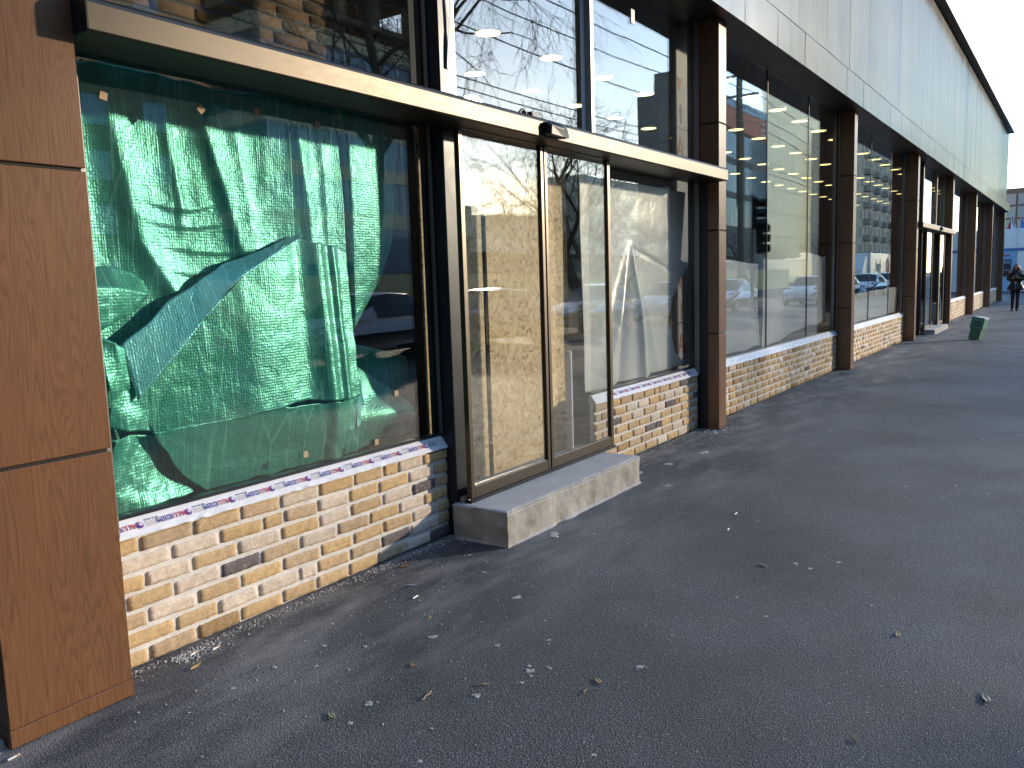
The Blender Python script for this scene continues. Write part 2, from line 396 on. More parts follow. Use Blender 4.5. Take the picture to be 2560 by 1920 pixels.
# brick plinths -------------------------------------------------------------
PAL=[((.56,.40,.225),30),((.59,.41,.21),24),((.51,.375,.24),18),((.67,.56,.45),20),((.155,.130,.135),4),((.38,.25,.12),8)]
def pick_brick():
    t=R.uniform(0,sum(w for _,w in PAL))
    for c,w in PAL:
        t-=w
        if t<=0: break
    k=R.uniform(.9,1.1); return tuple(x*k for x in c)
def brick_panel(x0,x1,yf,z0,z1,n,nu,nv,name='brick_plinth',parent=None,mat='brick',pal=None,L0=.252,mort=.0205,backmat='mortar'):
    mb=MB(); pitch=(z1-z0)/n
    for r in range(n):
        zb=z0+r*pitch+mort*.4; zt=z0+(r+1)*pitch-mort*.6
        x=x0-R.uniform(0,.2) if r else x0-.07
        x=x0-(0.12 if r%2 else 0.0)-R.uniform(0,.03)
        while x<x1:
            L=L0*R.uniform(.90,1.06)
            if R.random()<.06: L*=.5
            a=max(x,x0+.004); b=min(x+L-mort*.8,x1-.004); x+=L
            if b-a<.03: continue
            col=pal() if pal else pick_brick()
            tilt=R.uniform(-.004,.004); dy=R.uniform(-.003,.002); H=zt-zb
            seed=R.uniform(0,100)
            eu=min(.3,.0055/(b-a)); ev=.0055/H
            def wu(t,n_,e):
                k=round(t*n_)
                return 0 if k==0 else 1 if k==n_ else (e+(1-2*e)*(k-1)/(n_-2) if n_>2 else .5)
            def P(u,v):
                u=wu(u,nu,eu); v=wu(v,nv,ev)
                px=a+(b-a)*u; pz=zb+H*v+tilt*(u-.5)*2
                ex=min(u,1-u)*(b-a); ez=min(v,1-v)*H
                e=min(ex,ez)
                y=yf+dy
                j=noise.noise(Vector((px*45+seed,pz*45,seed)))
                if e<1e-6:
                    px+=j*.0045; pz+=noise.noise(Vector((pz*45+seed,px*45,3)))*.0036
                    # worn corners
                    cu=min(u,1-u); cv=min(v,1-v)
                    if cu<1e-6 and cv<1e-6: px+=(.004 if u<.5 else -.004); pz+=(.0035 if v<.5 else -.0035)
                    y+=.0075
                else: y+=j*.0030
                return (px,y,pz)
            o=len(mb.v); mb.grid(P,nu,nv,col)
            ring=[j for j in range(nu+1)]+[(k*(nu+1)+nu) for k in range(1,nv+1)]+[nv*(nu+1)+nu-1-k for k in range(nu)]+[(nv-1-k)*(nu+1) for k in range(nv-1)]
            m=len(ring); base=len(mb.v)
            for q in ring:
                p=mb.v[o+q]; mb.v.append((p[0],yf+.03,p[2]))
            for k in range(m):
                mb.f.append((o+ring[k],base+k,base+(k+1)%m,o+ring[(k+1)%m])); mb.c.append(col)
    p=build_in(mb,name,M[mat],parent or shop,smooth=True)
    mo=MB()
    nx=max(8,int((x1-x0)*28)); nz=n*8
    if nu<6: nx=max(6,int((x1-x0)*4)); nz=n*2
    def Q(u,v):
        px=x0+(x1-x0)*u; pz=z0+(z1-z0)*v
        e=0
        if v<1e-6 and z0<.1: pz+=.006+.022*max(0,noise.noise(Vector((px*13,1,2)))+.25)
        
        if u>1-1e-6: px+=noise.noise(Vector((pz*25,4,4)))*.008
        return (px,yf+.0095+noise.noise(Vector((px*30,pz*30,1)))*.003,pz)
    mo.grid(Q,nx,nz); 
    mo.box(x0,x1,yf+.02,yf+.05,z0,z1)
    build_in(mo,'mortar',M[backmat],p,smooth=False)
    return p
T_ALU=text_mesh('ALU',.036); T_DEM=text_mesh('DEM',.036); T_AD=text_mesh('ALUDEM',.030)
RED=(.50,.03,.06); BLU=(.03,.02,.30); VIO=(.10,.02,.22); GRY=(.30,.30,.36); WHT=(.70,.71,.76)
def tape_print(mb,O,ex,ey,ez,gx):
    """one repeat of the printed film, gx metres along ex"""
    Mx=Matrix(((ex.x,ey.x,ez.x,0),(ex.y,ey.y,ez.y,0),(ex.z,ey.z,ez.z,0),(0,0,0,1)))
    def at(x,y): return Matrix.Translation(O+ex*x+ey*y+ez*.0012)@Mx
    mb.add(*T_ALU,col=RED,M=at(gx+.048,-.013)); mb.add(*T_DEM,col=BLU,M=at(gx+.122,-.013))
    disc=[(math.cos(a)*.016,math.sin(a)*.016,0) for a in [2*PI*k/18 for k in range(18)]]
    mb.add(disc,[tuple(range(18))],VIO,at(gx,0))
    disc2=[(x*.62-.005,y*.62-.004,.0006) for x,y,z in disc]
    mb.add(disc2,[tuple(range(18))],(.55,.50,.62),at(gx,0))
    for k in range(4): mb.box(-.034,.034,-.0011,.0011,0,.0004,GRY,at(gx-.062,.012-.006*k))
    for k in range(4): mb.box(-.004,.004,-.004,.004,0,.0004,GRY,at(gx-.035-.018*k,-.017))
def sill_tape(x0,x1,parent,gx0=None,step=.24,shadow=True):
    mb=MB(); y0,z0,y1,z1=.207,.583,.262,.656
    n=int((x1-x0)*24)
    def P(u,v):
        x=x0+(x1-x0)*u
        wob=noise.noise(Vector((x*14,v*3,7)))*.0035
        zt=z0+(z1-z0)*v; yt=y0+(y1-y0)*v
        if v<.01: zt+=noise.noise(Vector((x*22,0,3)))*.006
        return (x,yt-.001+wob*.6,zt)
    mb.grid(P,n,4,WHT)
    mb.extrude([(y0+.004,z0-.002),(y1,z1-.004),(y1+.02,z1-.004),(y1+.02,z0-.002)],'x',x0,x1,(.55,.55,.55))
    if gx0 is not None:
        s=Vector((0,y1-y0,z1-z0)).normalized(); O=Vector((0,(y0+y1)/2,(z0+z1)/2)); nrm=Vector((1,0,0)).cross(s)
        gx=gx0
        while gx<x1-.02:
            tape_print(mb,O+nrm*.0035,Vector((-1,0,0)),-s,nrm,-gx); gx+=step
    else:
        for _ in range(int((x1-x0)*60)):
            x=R.uniform(x0,x1); v=R.uniform(.1,.9); mb.box(x,x+.012,y0+(y1-y0)*v-.004,y0+(y1-y0)*v-.003,z0+(z1-z0)*v,z0+(z1-z0)*v+.006,(.25,.25,.30))
    return build_in(mb,'sill_tape',M['tape'],parent)

b0=brick_panel(1.74,4.135,.222,0,.583,7,14,6); sill_tape(1.742,4.115,b0,1.96)
b1=brick_panel(6.06,8.34,.222,0,.583,7,10,5); sill_tape(6.06,8.33,b1,6.45,.238)

# window helper --------------------------------------------------------------
def pane(x0,x1,z0,z1,parent,y=GY,t=.012,name='pane',mat='glass'):
    a=R.uniform(-.0015,.0015); b=R.uniform(-.0015,.0015)
    mb=MB(); mb.add([(x0,y+a,z0),(x1,y-a,z0),(x1,y-a+t,z0),(x0,y+a+t,z0),(x0,y+b,z1),(x1,y-b,z1),(x1,y-b+t,z1),(x0,y+b+t,z1)],
        [(0,3,2,1),(4,5,6,7),(0,1,5,4),(1,2,6,5),(2,3,7,6),(3,0,4,7)])
    return build_in(mb,name,M[mat],parent)
def frame_rect(mb,x0,x1,y0,y1,z0,z1,w,bot=None):
    b=w if bot is None else bot
    mb.box(x0,x0+w,y0,y1,z0,z1); mb.box(x1-w,x1,y0,y1,z0,z1); mb.box(x0+w,x1-w,y0+.001,y1-.001,z1-w,z1); mb.box(x0+w,x1-w,y0+.001,y1-.001,z0,z0+b)

# entrance bay (used again further along, mirrored details are the same) -----
def entrance(x0,x1,xpost,doorL,doorM,doorR,detail):
    fo=boxes('window_jamb',M['trim'],shop,[(x0,x0+.105,.19,.33,.60,2.60),(x0,x0+.105,.192,.33,2.74,ZS)],.003)[0]
    nv=MB(); nv.box(xpost,xpost+.14,.15,.34,0,ZS); nv.box(x1-.012,x1+.05,.125,.335,0,2.6)
    nv.box(x0,x1,.20,.345,2.60,2.735)
    nv.box(x0+.105,xpost,.255,.30,.655,.672); nv.box(doorR+.02,x1-.03,.255,.30,.655,.672)
    nv.box(xpost+.14,doorR+.03,.15,.34,.12,.17)
    po=build_in(nv,'dark_frame',M['navy'],shop,bevel=.003)
    boxes('edge_trim',M['trim'],po,[(xpost-.022,xpost-.004,.235,.262,.672,2.60),(xpost-.022,xpost-.004,.235,.262,2.74,ZS),(x1-.030,x1-.013,.205,.262,.60,2.6),(x1-.030,x1-.004,.205,.262,2.74,ZS),(xpost+.155,xpost+.185,.17,.262,2.74,ZS),(doorR-.02,doorR+.03,.20,.262,2.74,ZS)],.002)
    pane(x0+.105,xpost,.672,2.60,po); pane(doorR+.03,x1-.03,.672,2.60,po)
    pane(x0+.105,xpost,2.735,ZS,po); pane(xpost+.185,doorR-.02,2.735,ZS,po); pane(doorR+.03,x1-.03,2.735,ZS,po)
    # header over the doors
    hd=MB(); prof=[(-.1,2.583),(-.1,2.678),(-.094,2.692),(-.078,2.706),(-.06,2.712),(.195,2.712),(.195,2.578),(-.088,2.575),(-.096,2.578)]
    hd.extrude(prof,'x',x0-.002,x1-.008)
    he=build_in(hd,'door_header',M['beam'],shop,bevel=.0015)
    ec=MB(); ec.extrude([(y*.998,z) for y,z in prof],'x',x0-.006,x0-.0025); build_in(ec,'end_face_shade',M['navy'],he)  # header end faces away from the sun: its shade painted as a navy plate
    xc=doorM-.1
    s=MB()
    s.loft([[(xc-.15,-.101,2.602),(xc-.15,-.101,2.672),(xc-.15,-.128,2.672),(xc-.15,-.142,2.655),(xc-.15,-.140,2.602)],
            [(xc-.13,-.101,2.594),(xc-.13,-.101,2.680),(xc-.13,-.140,2.678),(xc-.13,-.160,2.655),(xc-.13,-.156,2.594)],
            [(xc+.02,-.101,2.594),(xc+.02,-.101,2.678),(xc+.02,-.135,2.676),(xc+.02,-.165,2.645),(xc+.02,-.156,2.590)],
            [(xc+.16,-.101,2.606),(xc+.16,-.101,2.674),(xc+.16,-.108,2.672),(xc+.16,-.122,2.615),(xc+.16,-.118,2.602)]])
    so_=build_in(s,'sensor',M['black'],he,bevel=.004,seg=2)
    s2=MB(); s2.loft([[(xc-.08,.02,2.712),(xc-.08,.10,2.712),(xc-.08,.10,2.775),(xc-.08,.03,2.775)],[(xc+.0,.02,2.712),(xc+.0,.10,2.712),(xc+.0,.10,2.78),(xc+.0,.03,2.78)],[(xc+.09,.02,2.712),(xc+.09,.10,2.712),(xc+.09,.10,2.722),(xc+.09,.03,2.722)]])
    build_in(s2,'control_box',M['black'],he,bevel=.003)
    if detail:
        for dz in (0,.012):
            mb=MB(); pts=[(xc-.26+.14*t, .03+dz, 2.70+ (.072-dz)*math.sin(PI*t)) for t in [k/12 for k in range(13)]]
            mb.tube(pts,.0075,8); build_in(mb,'cable',M['black'],he,smooth=True)
    return fo,po,he

def door_leaf(x0,x1,z0,z1,y,parent,wl=.04,wr=.035):
    mb=MB(); d=.038
    mb.box(x0,x0+wl,y,y+d,z0,z1); mb.box(x1-wr,x1,y,y+d,z0,z1)
    mb.box(x0+wl,x1-wr,y+.001,y+d-.001,z0,z0+.075); mb.box(x0+wl,x1-wr,y+.001,y+d-.001,z1-.03,z1)
    f=build_in(mb,'sliding_door',M['door'],parent,bevel=.0025)
    be=MB(); be.box(x0+wl,x0+wl+.004,y+.012,y+.028,z0+.075,z1-.03); be.box(x1-wr-.004,x1-wr,y+.012,y+.028,z0+.075,z1-.03); be.box(x0+wl,x1-wr,y+.012,y+.028,z0+.075,z0+.080)
    build_in(be,'glazing_bead',M['black'],f)
    pane(x0+wl+.004,x1-wr-.004,z0+.08,z1-.03,f,y+.016,.008)
    return f
entrance(1.74,8.37,4.07,4.11,5.08,6.08,True)
dl=door_leaf(4.11,5.078,.245,2.60,.06,shop); dr=door_leaf(5.094,6.085,.245,2.60,.06,shop,.035,.045)
sl=MB(); sl.box(5.0785,5.0935,.075,.09,.25,2.6); build_in(sl,'door_seal',M['black'],dl)
tk=MB(); tk.box(4.09,6.10,.05,.15,.222,.243); build_in(tk,'door_track',M['black'],shop,bevel=.002)
ft=MB(); ft.box(4.085,4.125,.10,.14,.225,.262); ft.box(4.09,4.11,.07,.10,.225,.25); build_in(ft,'floor_guide',M['trim'],shop,bevel=.003)
th=MB(); th.box(4.21,6.06,.16,.36,.0,.235); build_in(th,'threshold',M['concrete'],shop)
# printed film still on the upper frames
tp=MB(); ex=Vector((0,0,1)); ey=Vector((-1,0,0)); ez=Vector((0,-1,0))
tp.box(4.262,4.318,.2545,.262,2.80,ZS,WHT); tp.box(4.262,6.02,.2545,.262,2.737,2.797,WHT); tp.box(6.005,6.058,.2545,.262,2.80,ZS,WHT)
for gz in [2.90+.2*k for k in range(7)]:
    Mx=Matrix(((0,-1,0,0),(0,0,-1,0),(1,0,0,0),(0,0,0,1)))
    tp.add(*T_ALU,col=RED,M=Matrix.Translation((4.296,.2532,gz))@Mx); tp.add(*T_DEM,col=BLU,M=Matrix.Translation((4.296,.2532,gz+.072))@Mx)
    tp.box(4.306,4.316,.2532,.2538,gz+.11,gz+.15,VIO)
build_in(tp,'frame_tape',M['tape'],shop,label='white printed protective tape left on the upper window frame')

# plain bays -----------------------------------------------------------------
JO={0:[10.82,12.75],1:[17.13,19.13]}
for i in range(6):
    x0=PX[i]+PW; x1=PX[i+1]
    if i==2: continue
    bp=brick_panel(x0,x1-.02,.222,0,.583,7,3 if i else 6,3 if i else 4); sill_tape(x0,x1-.02,bp,None)
    js=JO.get(i,[x0+(x1-x0)/3,x0+(x1-x0)*2/3]); xs=[x0]+js+[x1-.10]
    fr=MB(); fr.box(x1-.10,x1-.082,.255,.30,.655,ZS); fr.box(x1-.040,x1-.022,.22,.235,.60,ZS); fr.box(x0,x1-.1,.262,.30,.652,.668)
    w=build_in(fr,'window_frame',M['trim'],shop,bevel=.002)
    boxes('jamb_cover',M['black'],w,[(x1-.082,x1-.042,.262,.32,.60,ZS)])
    boxes('silicone_joint',M['black'],w,[(j-.006,j+.006,.266,.287,.668,ZS) for j in js])
    for a,b in zip(xs[:-1],xs[1:]): pane(a+.006,b-.006,.668,ZS,w)
# second entrance (between third and fourth pillar)
x0=PX[2]+PW; x1=PX[3]
entrance(x0,x1,22.6,22.8,23.95,25.3,False)
door_leaf(22.75,23.75,.12,2.6,.06,shop,.06,.04); door_leaf(25.0,26.0,.12,2.6,.06,shop,.2,.06)
ob=MB(); ob.box(24.0,24.06,.9,1.6,.12,3.0); ob.box(23.8,24.6,1.5,1.6,.12,1.2); build_in(ob,'inner_brickwork',M['brown_brick'],shop)

# ------------------------------------------------------------------ interior brick wall in first bay
def brownpal():
    k=R.uniform(.75,1.2); return (.20*k,.115*k,.055*k)
ibw=brick_panel(1.80,4.34,.95,1.9,4.6,34,4,3,'inner_brick_wall',shop,'brown_brick',brownpal,.27,.014,'dark')
# ------------------------------------------------------------------ green foil behind the first window
def ridge(p,s):
    v=0; a=1
    for k in range(3):
        v+=a*(1-abs(noise.noise(Vector(p)*s))); a*=.5; s*=2.1
    return v/1.75
def interp(pl,z):
    pl=sorted(pl)
    if z<=pl[0][0]: return pl[0][1]
    for (a,xa),(b,xb) in zip(pl[:-1],pl[1:]):
        if z<=b: 
            t=(z-a)/(b-a); return xa+(xb-xa)*t
    return pl[-1][1]
FOLDS=[ # polyline (z,x), left width, right width, height
 ([(2.6,2.06),(2.24,2.13),(1.85,2.20),(1.6,2.36)],.035,.10,.060),
 ([(2.55,2.36),(2.27,2.39),(2.05,2.42)],.018,.035,.030),
 ([(2.6,2.51),(2.29,2.61),(2.10,2.67),(1.83,2.74)],.022,.13,.055),
 ([(2.6,2.72),(2.3,2.77),(1.9,2.82)],.03,.04,.018),
 ([(2.6,3.11),(2.27,3.15),(2.0,3.18),(1.5,3.20)],.025,.075,.050),
 ([(2.6,3.30),(2.2,3.31),(1.6,3.31)],.02,.03,.018),
 ([(2.5,1.93),(2.0,1.96),(1.5,1.97),(1.0,2.0)],.03,.05,.035)]
def foil_y(x,z):
    y=.475-.055*(x-1.9)
    for pl,wl,wr,h in FOLDS:
        xf=interp(pl,z); d=x-xf
        zt=max(p[0] for p in pl); zb=min(p[0] for p in pl)
        fade=min(1,max(0,(z-zb+.18)/.2))
        w=wl*1.7 if d<0 else wr
        y-=.5*h*fade*math.exp(-(abs(d)/w)**1.6)
    # sagging horizontal creases in the middle
    for zc,x0,x1,h in ((2.06,2.2,2.65,.007),(1.98,2.15,2.75,.005),(1.86,2.2,3.1,.006),(1.75,2.25,2.9,.006)):
        if x0<x<x1:
            zz=zc-.05*math.sin(PI*(x-x0)/(x1-x0)); d=z-zz
            y-=h*math.sin(PI*(x-x0)/(x1-x0))*(math.exp(-(d/.03)**2) if d>0 else math.exp(-(d/.008)**2))
    y+=.010*(ridge((x,z*.7,.3),4.0)-.6)+.02*noise.noise(Vector((x*1.6,z*1.1,5)))
    return y
def smooth_poly_patch(mb,rows,nu,nv,crink=.006,seed=0,fold=None):
    """rows: list of polylines (bottom to top) each a list of (x,y,z); bilinear between"""
    def evalrow(row,u):
        t=u*(len(row)-1); i=min(int(t),len(row)-2); f=t-i
        return Vector(row[i]).lerp(Vector(row[i+1]),f)
    def P(u,v):
        t=v*(len(rows)-1); i=min(int(t),len(rows)-2); f=t-i
        p=evalrow(rows[i],u).lerp(evalrow(rows[i+1],u),f)
        e=min(1,min(u,1-u,v,1-v)*12)
        p.y+=crink*(ridge((p.x+seed,p.z,seed),5)-.6)*1.6+crink*1.5*noise.noise(Vector((p.x*3+seed,p.z*3,1)))
        if fold: p.y+=fold(p.x,p.z)
        if e<1: p.x+=(1-e)*noise.noise(Vector((p.z*9,p.x*9,seed)))*.012; p.z+=(1-e)*noise.noise(Vector((p.x*9,p.z*9,seed+5)))*.012
        return tuple(p)
    mb.grid(P,nu,nv)
mb=MB()
def Pm(u,v):
    z=.66+(2.60+.05*u+.02*math.sin(u*9)-.66)*v
    xr=3.44+.006*noise.noise(Vector((z*6,2,2)))
    x=1.90+(xr-1.90)*u
    return (x,foil_y(x,z),z)
mb.grid(Pm,190,200)
# big sheet folded forward below the diagonal
def ef(x,z):
    return .04-.045*(x-2.1)-.035*math.exp(-((x-3.20)/.06)**2)-.022*math.exp(-((x-3.32)/.03)**2)-.015*math.exp(-((x-2.75-(z-1.3)*.25)/.16)**2)+.02*math.exp(-((x-3.06)/.07)**2)
smooth_poly_patch(mb,[[(2.15,.335,.985),(2.45,.318,.985),(2.75,.312,1.00),(3.05,.315,1.02),(3.30,.33,.985),(3.435,.35,1.0)],
                      [(2.06,.33,1.13),(2.36,.335,1.41),(2.66,.34,1.68),(3.06,.375,1.90),(3.25,.40,1.86),(3.44,.41,1.86)]],110,90,.005,7,ef)
# lower sheet, falling back under the crease and facing the ground
smooth_poly_patch(mb,[[(2.42,.395,.655),(2.70,.40,.65),(3.0,.40,.655),(3.20,.39,.652),(3.44,.385,.655)],
                      [(2.27,.375,.76),(2.60,.375,.78),(2.95,.37,.80),(3.20,.35,.80),(3.44,.36,.80)],
                      [(2.12,.335,1.0),(2.45,.322,.995),(2.75,.316,1.01),(3.28,.334,.985),(3.44,.352,1.0)]],110,60,.007,13,
                  lambda x,z:-.03*math.exp(-((x-3.24)/.05)**2))
# crumpled corner at the lower left
smooth_poly_patch(mb,[[(1.885,.36,.66),(2.10,.345,.655),(2.35,.40,.66)],[(1.90,.33,.80),(2.08,.36,.80),(2.30,.43,.76)],[(1.93,.31,.99),(2.03,.36,1.0),(2.20,.42,.96)]],50,50,.014,21)
smooth_poly_patch(mb,[[(1.93,.34,1.05),(2.0,.33,1.02),(2.13,.37,1.0)],[(1.93,.31,1.22),(2.02,.35,1.2),(2.10,.36,1.16)],[(1.90,.33,1.45),(1.97,.31,1.42),(2.07,.39,1.38)]],30,40,.012,31)
smooth_poly_patch(mb,[[(1.90,.35,1.45),(2.0,.36,1.5),(2.14,.40,1.55)],[(1.90,.32,1.66),(2.02,.34,1.65),(2.2,.40,1.62)],[(1.90,.40,1.72),(2.02,.42,1.75),(2.2,.45,1.7)]],30,30,.012,41)
foil=build_in(mb,'foil_sheet',M['foil'],None,smooth=True,solid=.002)
tag(foil,'large creased green bubble foil sheet folded over and taped inside the first window','foil sheet',group='green insulation foil in the first window')
# fold turned towards the sky: reflected sky painted as a blue base colour
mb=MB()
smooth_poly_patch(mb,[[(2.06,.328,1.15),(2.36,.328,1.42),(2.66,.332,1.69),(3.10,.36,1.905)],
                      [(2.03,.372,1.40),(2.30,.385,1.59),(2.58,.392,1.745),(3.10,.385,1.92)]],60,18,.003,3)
build_in(mb,'turned_fold',M['foil_sky_tint'],foil,smooth=True,solid=.002,label='turned foil with reflected sky painted bluish along the diagonal fold')
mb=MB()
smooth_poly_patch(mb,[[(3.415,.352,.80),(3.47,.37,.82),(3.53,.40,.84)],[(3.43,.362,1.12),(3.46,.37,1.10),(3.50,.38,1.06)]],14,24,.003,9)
build_in(mb,'turned_fold',M['foil_sky_tint'],foil,smooth=True,solid=.002,label='small bluish corner of foil low beside the curled tip')
# second sheet, right edge rolled inwards
mb=MB()
RE=[(.9,3.30),(1.30,3.42),(1.34,3.44),(1.48,3.56),(1.66,3.71),(1.88,3.815),(2.13,3.86),(2.44,3.90),(2.55,3.86),(2.68,3.72)]
def Pb(u,v):
    z=1.05+(2.69-.00*u-1.05)*v
    xr=interp(RE,z); x=3.15+(xr-3.15)*u
    y=.362+.11*max(0,min(1,(3.475-x)/.05))+.03*max(0,u-.5)+.10*max(0,u-.85)**1.5+.012*noise.noise(Vector((x*2,z*1.5,9)))
    y+=.02*max(0,(1.7-z))*u
    return (x,y+.004*(ridge((x,z,4),5)-.6),z)
mb.grid(Pb,70,120)
tag(build_in(mb,'foil_sheet',M['foil'],None,smooth=True,solid=.002),'green foil sheet behind the big one with a long curved right edge','foil sheet',group='green insulation foil in the first window')
# curled piece at the bottom right
mb=MB()
CE=[(.655,3.56),(.70,3.74),(.82,3.89),(.86,3.905),(.90,3.88),(.99,3.80),(1.16,3.52),(1.2,3.44)]
def Pc(u,v):
    z=.655+.545*v; xr=interp(CE,z); x=3.40+(xr-3.40)*u
    bul=math.exp(-((z-.84)/.10)**2)
    y=.40-.075*bul*(.35+.65*u)+.05*(1-bul)*u
    return (x,y+.003*(ridge((x,z,8),6)-.6),z)
mb.grid(Pc,60,70)
tag(build_in(mb,'foil_sheet',M['foil'],None,smooth=True,solid=.002),'small curled tip of green foil at the lower right of the window','foil sheet',group='green insulation foil in the first window')
# dark shelf of foil deep behind (the sheet that hangs furthest back)
mb=MB()
mb.grid(lambda u,v:(3.46+.60*u,.50+.02*math.sin(u*7)+.012*(ridge((u,v,2),5)-.6),.66+.66*v*(1-.25*u)),30,30)
tag(build_in(mb,'foil_sheet',M['foil'],None,smooth=True,solid=.002),'low green foil sheet in shadow furthest back beside the door post','foil sheet',group='green insulation foil in the first window')

# tan pads on the glass
PADS=[(1.985,2.44,12,'tan square pad high on the glass at the left end of the top row'),(2.45,2.455,45,'tan square pad turned on its corner in the top row'),(2.77,2.49,5,'tan square pad third from left in the top row'),(3.16,2.48,20,'tan square pad at the right of the top row beside the foil edge'),
 (3.67,.98,0,'tan square pad on the glass in front of the curled foil tip'),(3.48,.715,0,'tan square pad low on the glass beside the curled foil'),(2.94,.745,0,'tan square pad low on the glass above the sill tape middle')]
for x,z,a,lb in PADS:
    mb=MB(); mb.box(-.017,.017,0,.004,-.017,.017)
    o=mb.build('spacer_pad',M['cork'],None,bevel=.001); o.location=(x,GY-.0072,z); o.rotation_euler=(0,math.radians(a),0)
    tag(o,lb,'spacer pad','tan pads stuck on the first window')

# ------------------------------------------------------------------ boards behind the doors
def osb(x0,x1,y,z1,lb):
    mb=MB(); mb.box(x0,x1,y,y+.012,.125,z1); return tag(build_in(mb,'osb_board',M['osb'],None,bevel=.001),lb,'board','boards closing the doorway')
osb(4.12,4.775,.40,2.62,'left narrow chipboard sheet behind the glass doors')
osb(4.835,5.62,.405,2.58,'wide middle chipboard sheet behind the glass doors')
osb(5.62,6.06,.46,2.6,'right chipboard sheet set back behind the right glass door')
mb=MB(); mb.box(4.765,4.845,.44,.48,.125,2.6); tag(build_in(mb,'gap_shade_strip',M['brown_brick'] if False else M['joint'],None),'near black strip painting the shade in the gap between two chipboard sheets','dark strip')  # near-black strip put in for the shadow between the boards
mb=MB(); mb.box(5.78,5.83,.30,.34,.24,1.05); tag(build_in(mb,'foam_strip',M['white'],None,bevel=.004),'short pale strip standing behind the right glass door','strip')

# ------------------------------------------------------------------ white film in windows
def film_sheet(fn,nu,nv,lb):
    mb=MB(); mb.grid(fn,nu,nv); return tag(build_in(mb,'plastic_film',M['film'],None,smooth=True,solid=.0015),lb,'plastic film','white protective film inside the windows')
FR=[(.62,8.22),(.72,8.30),(.84,8.10),(1.2,7.90),(1.43,8.03),(1.74,8.40),(1.80,8.22),(2.52,8.36)]
def Pf(u,v):
    zb=.665+(.0 if u<.62 else .02); z=zb+(2.50-zb)*v
    xr=interp(FR,z); x=6.12+(xr-6.12)*u
    zt=max(0,1.98-z)   # tent-like folds from a peak at (7.08,1.96)
    y=.36
    if zt>0:
        for dx,w,h in ((-.62,.10,.12),(-.22,.06,-.09),(.22,.05,.10),(.55,.10,.05)):
            xc=7.08+dx*zt/1.3; y-=.55*h*min(1,zt*1.5)*math.exp(-abs((x-xc)/(w*(.35+zt)))**1.5)
    y+=.012*(ridge((x,z,3),2.6)-.6)+.03*noise.noise(Vector((x*.9,z*.8,6)))
    y+=.010*math.exp(-((z-1.78+.25*(x-7.6))/.02)**2)*(x>7.1)
    return (x,y,z)
film_sheet(Pf,150,120,'crumpled white film with tent shaped folds in the window right of the doors')
def bayfilm(x0,x1,z0,z1,dip,seed,lb):
    def P(u,v):
        x=x0+(x1-x0)*u
        top=z1+.03*math.sin(u*3+seed)+.015*noise.noise(Vector((u*9,seed,0)))
        bot=z0+dip*(u**1.5)+.03*noise.noise(Vector((u*5,seed,3)))
        z=bot+(top-bot)*v
        y=.36+.03*math.sin(u*5+seed+v*1.3)+.03*noise.noise(Vector((x*1.5,z*1.2,seed)))+.012*(ridge((x,z,seed),2.2)-.6)
        return (x,y,z)
    film_sheet(P,70,50,lb)
bayfilm(8.62,10.80,.67,1.78,.02,1,'white film covering the lower left pane of the second bay')
bayfilm(10.86,13.05,.66,1.85,.14,4,'white film with slanting lower edge in the middle pane of the second bay')
bayfilm(12.75,14.35,.80,1.90,.02,8,'white film over the lower right pane of the second bay')
bayfilm(14.75,20.5,.67,1.22,.0,11,'low strip of white film along the third bay window')

# ------------------------------------------------------------------ insulation boards with printed marks
T_A=text_mesh('A',.32,.001); T_F=text_mesh('F',.32,.001)
FM=Matrix(((1,0,0,0),(0,0,-1,0),(0,1,0,0),(0,0,0,1)))
def ins_board(x0,x1,y,lb,letters=True):
    b=empty('insulation_board',(x0,y,.12),lb,'insulation board')
    for za,zb in ((.125,1.127),(1.135,2.80),(2.808,4.5)):
        mb=MB(); mb.box(x0,x1,y,y+.05,za,zb,(.34,.34,.35)); p=build_in(mb,'panel',M['board'],b,bevel=.002)
    DK=(.06,.06,.065); RD=(.33,.03,.025)
    def mark(name,fill):
        mk=MB(); fill(mk); build_in(mk,name,M['board'],p)
    for zo in (0,2.08):
        for xx,t in ((x0+.135,T_A),(x0+.42,T_F)):
            mark('printed_letter',lambda mk:mk.add(*t,col=RD,M=Matrix.Translation((xx,y-.0015,.79+zo))@FM))
        for za,zx in ((1.18,x0+.15),(.62,x0+.20)):
            if za+zo<.7: continue
            mark('printed_arrow',lambda mk:mk.extrude([(zx-.022,za+zo-.02),(zx+.022,za+zo-.02),(zx+.022,za+zo+.10),(zx+.05,za+zo+.10),(zx,za+zo+.19),(zx-.05,za+zo+.10),(zx-.022,za+zo+.10)],'y',y-.002,y-.0005,DK))
        mark('printed_triangle',lambda mk:mk.extrude([(x0+.06,1.62+zo),(x0+.20,1.62+zo),(x0+.10,1.48+zo)],'y',y-.002,y-.0005,RD))
        mark('printed_line',lambda mk:mk.box(x0+.0,x0+.60,y-.0015,y-.0005,1.10+zo,1.108+zo,DK))
        for k in range(7):
            zz=.66+.27*k+zo
            mark('printed_tick',lambda mk:mk.extrude([(x0+.45,zz),(x0+.53,zz),(x0+.53,zz+.07),(x0+.45,zz+.012)],'y',y-.0015,y-.0005,DK))
    return b
ins_board(8.36,9.3,.47,'grey insulation board with red letters and arrows beside the pillar')

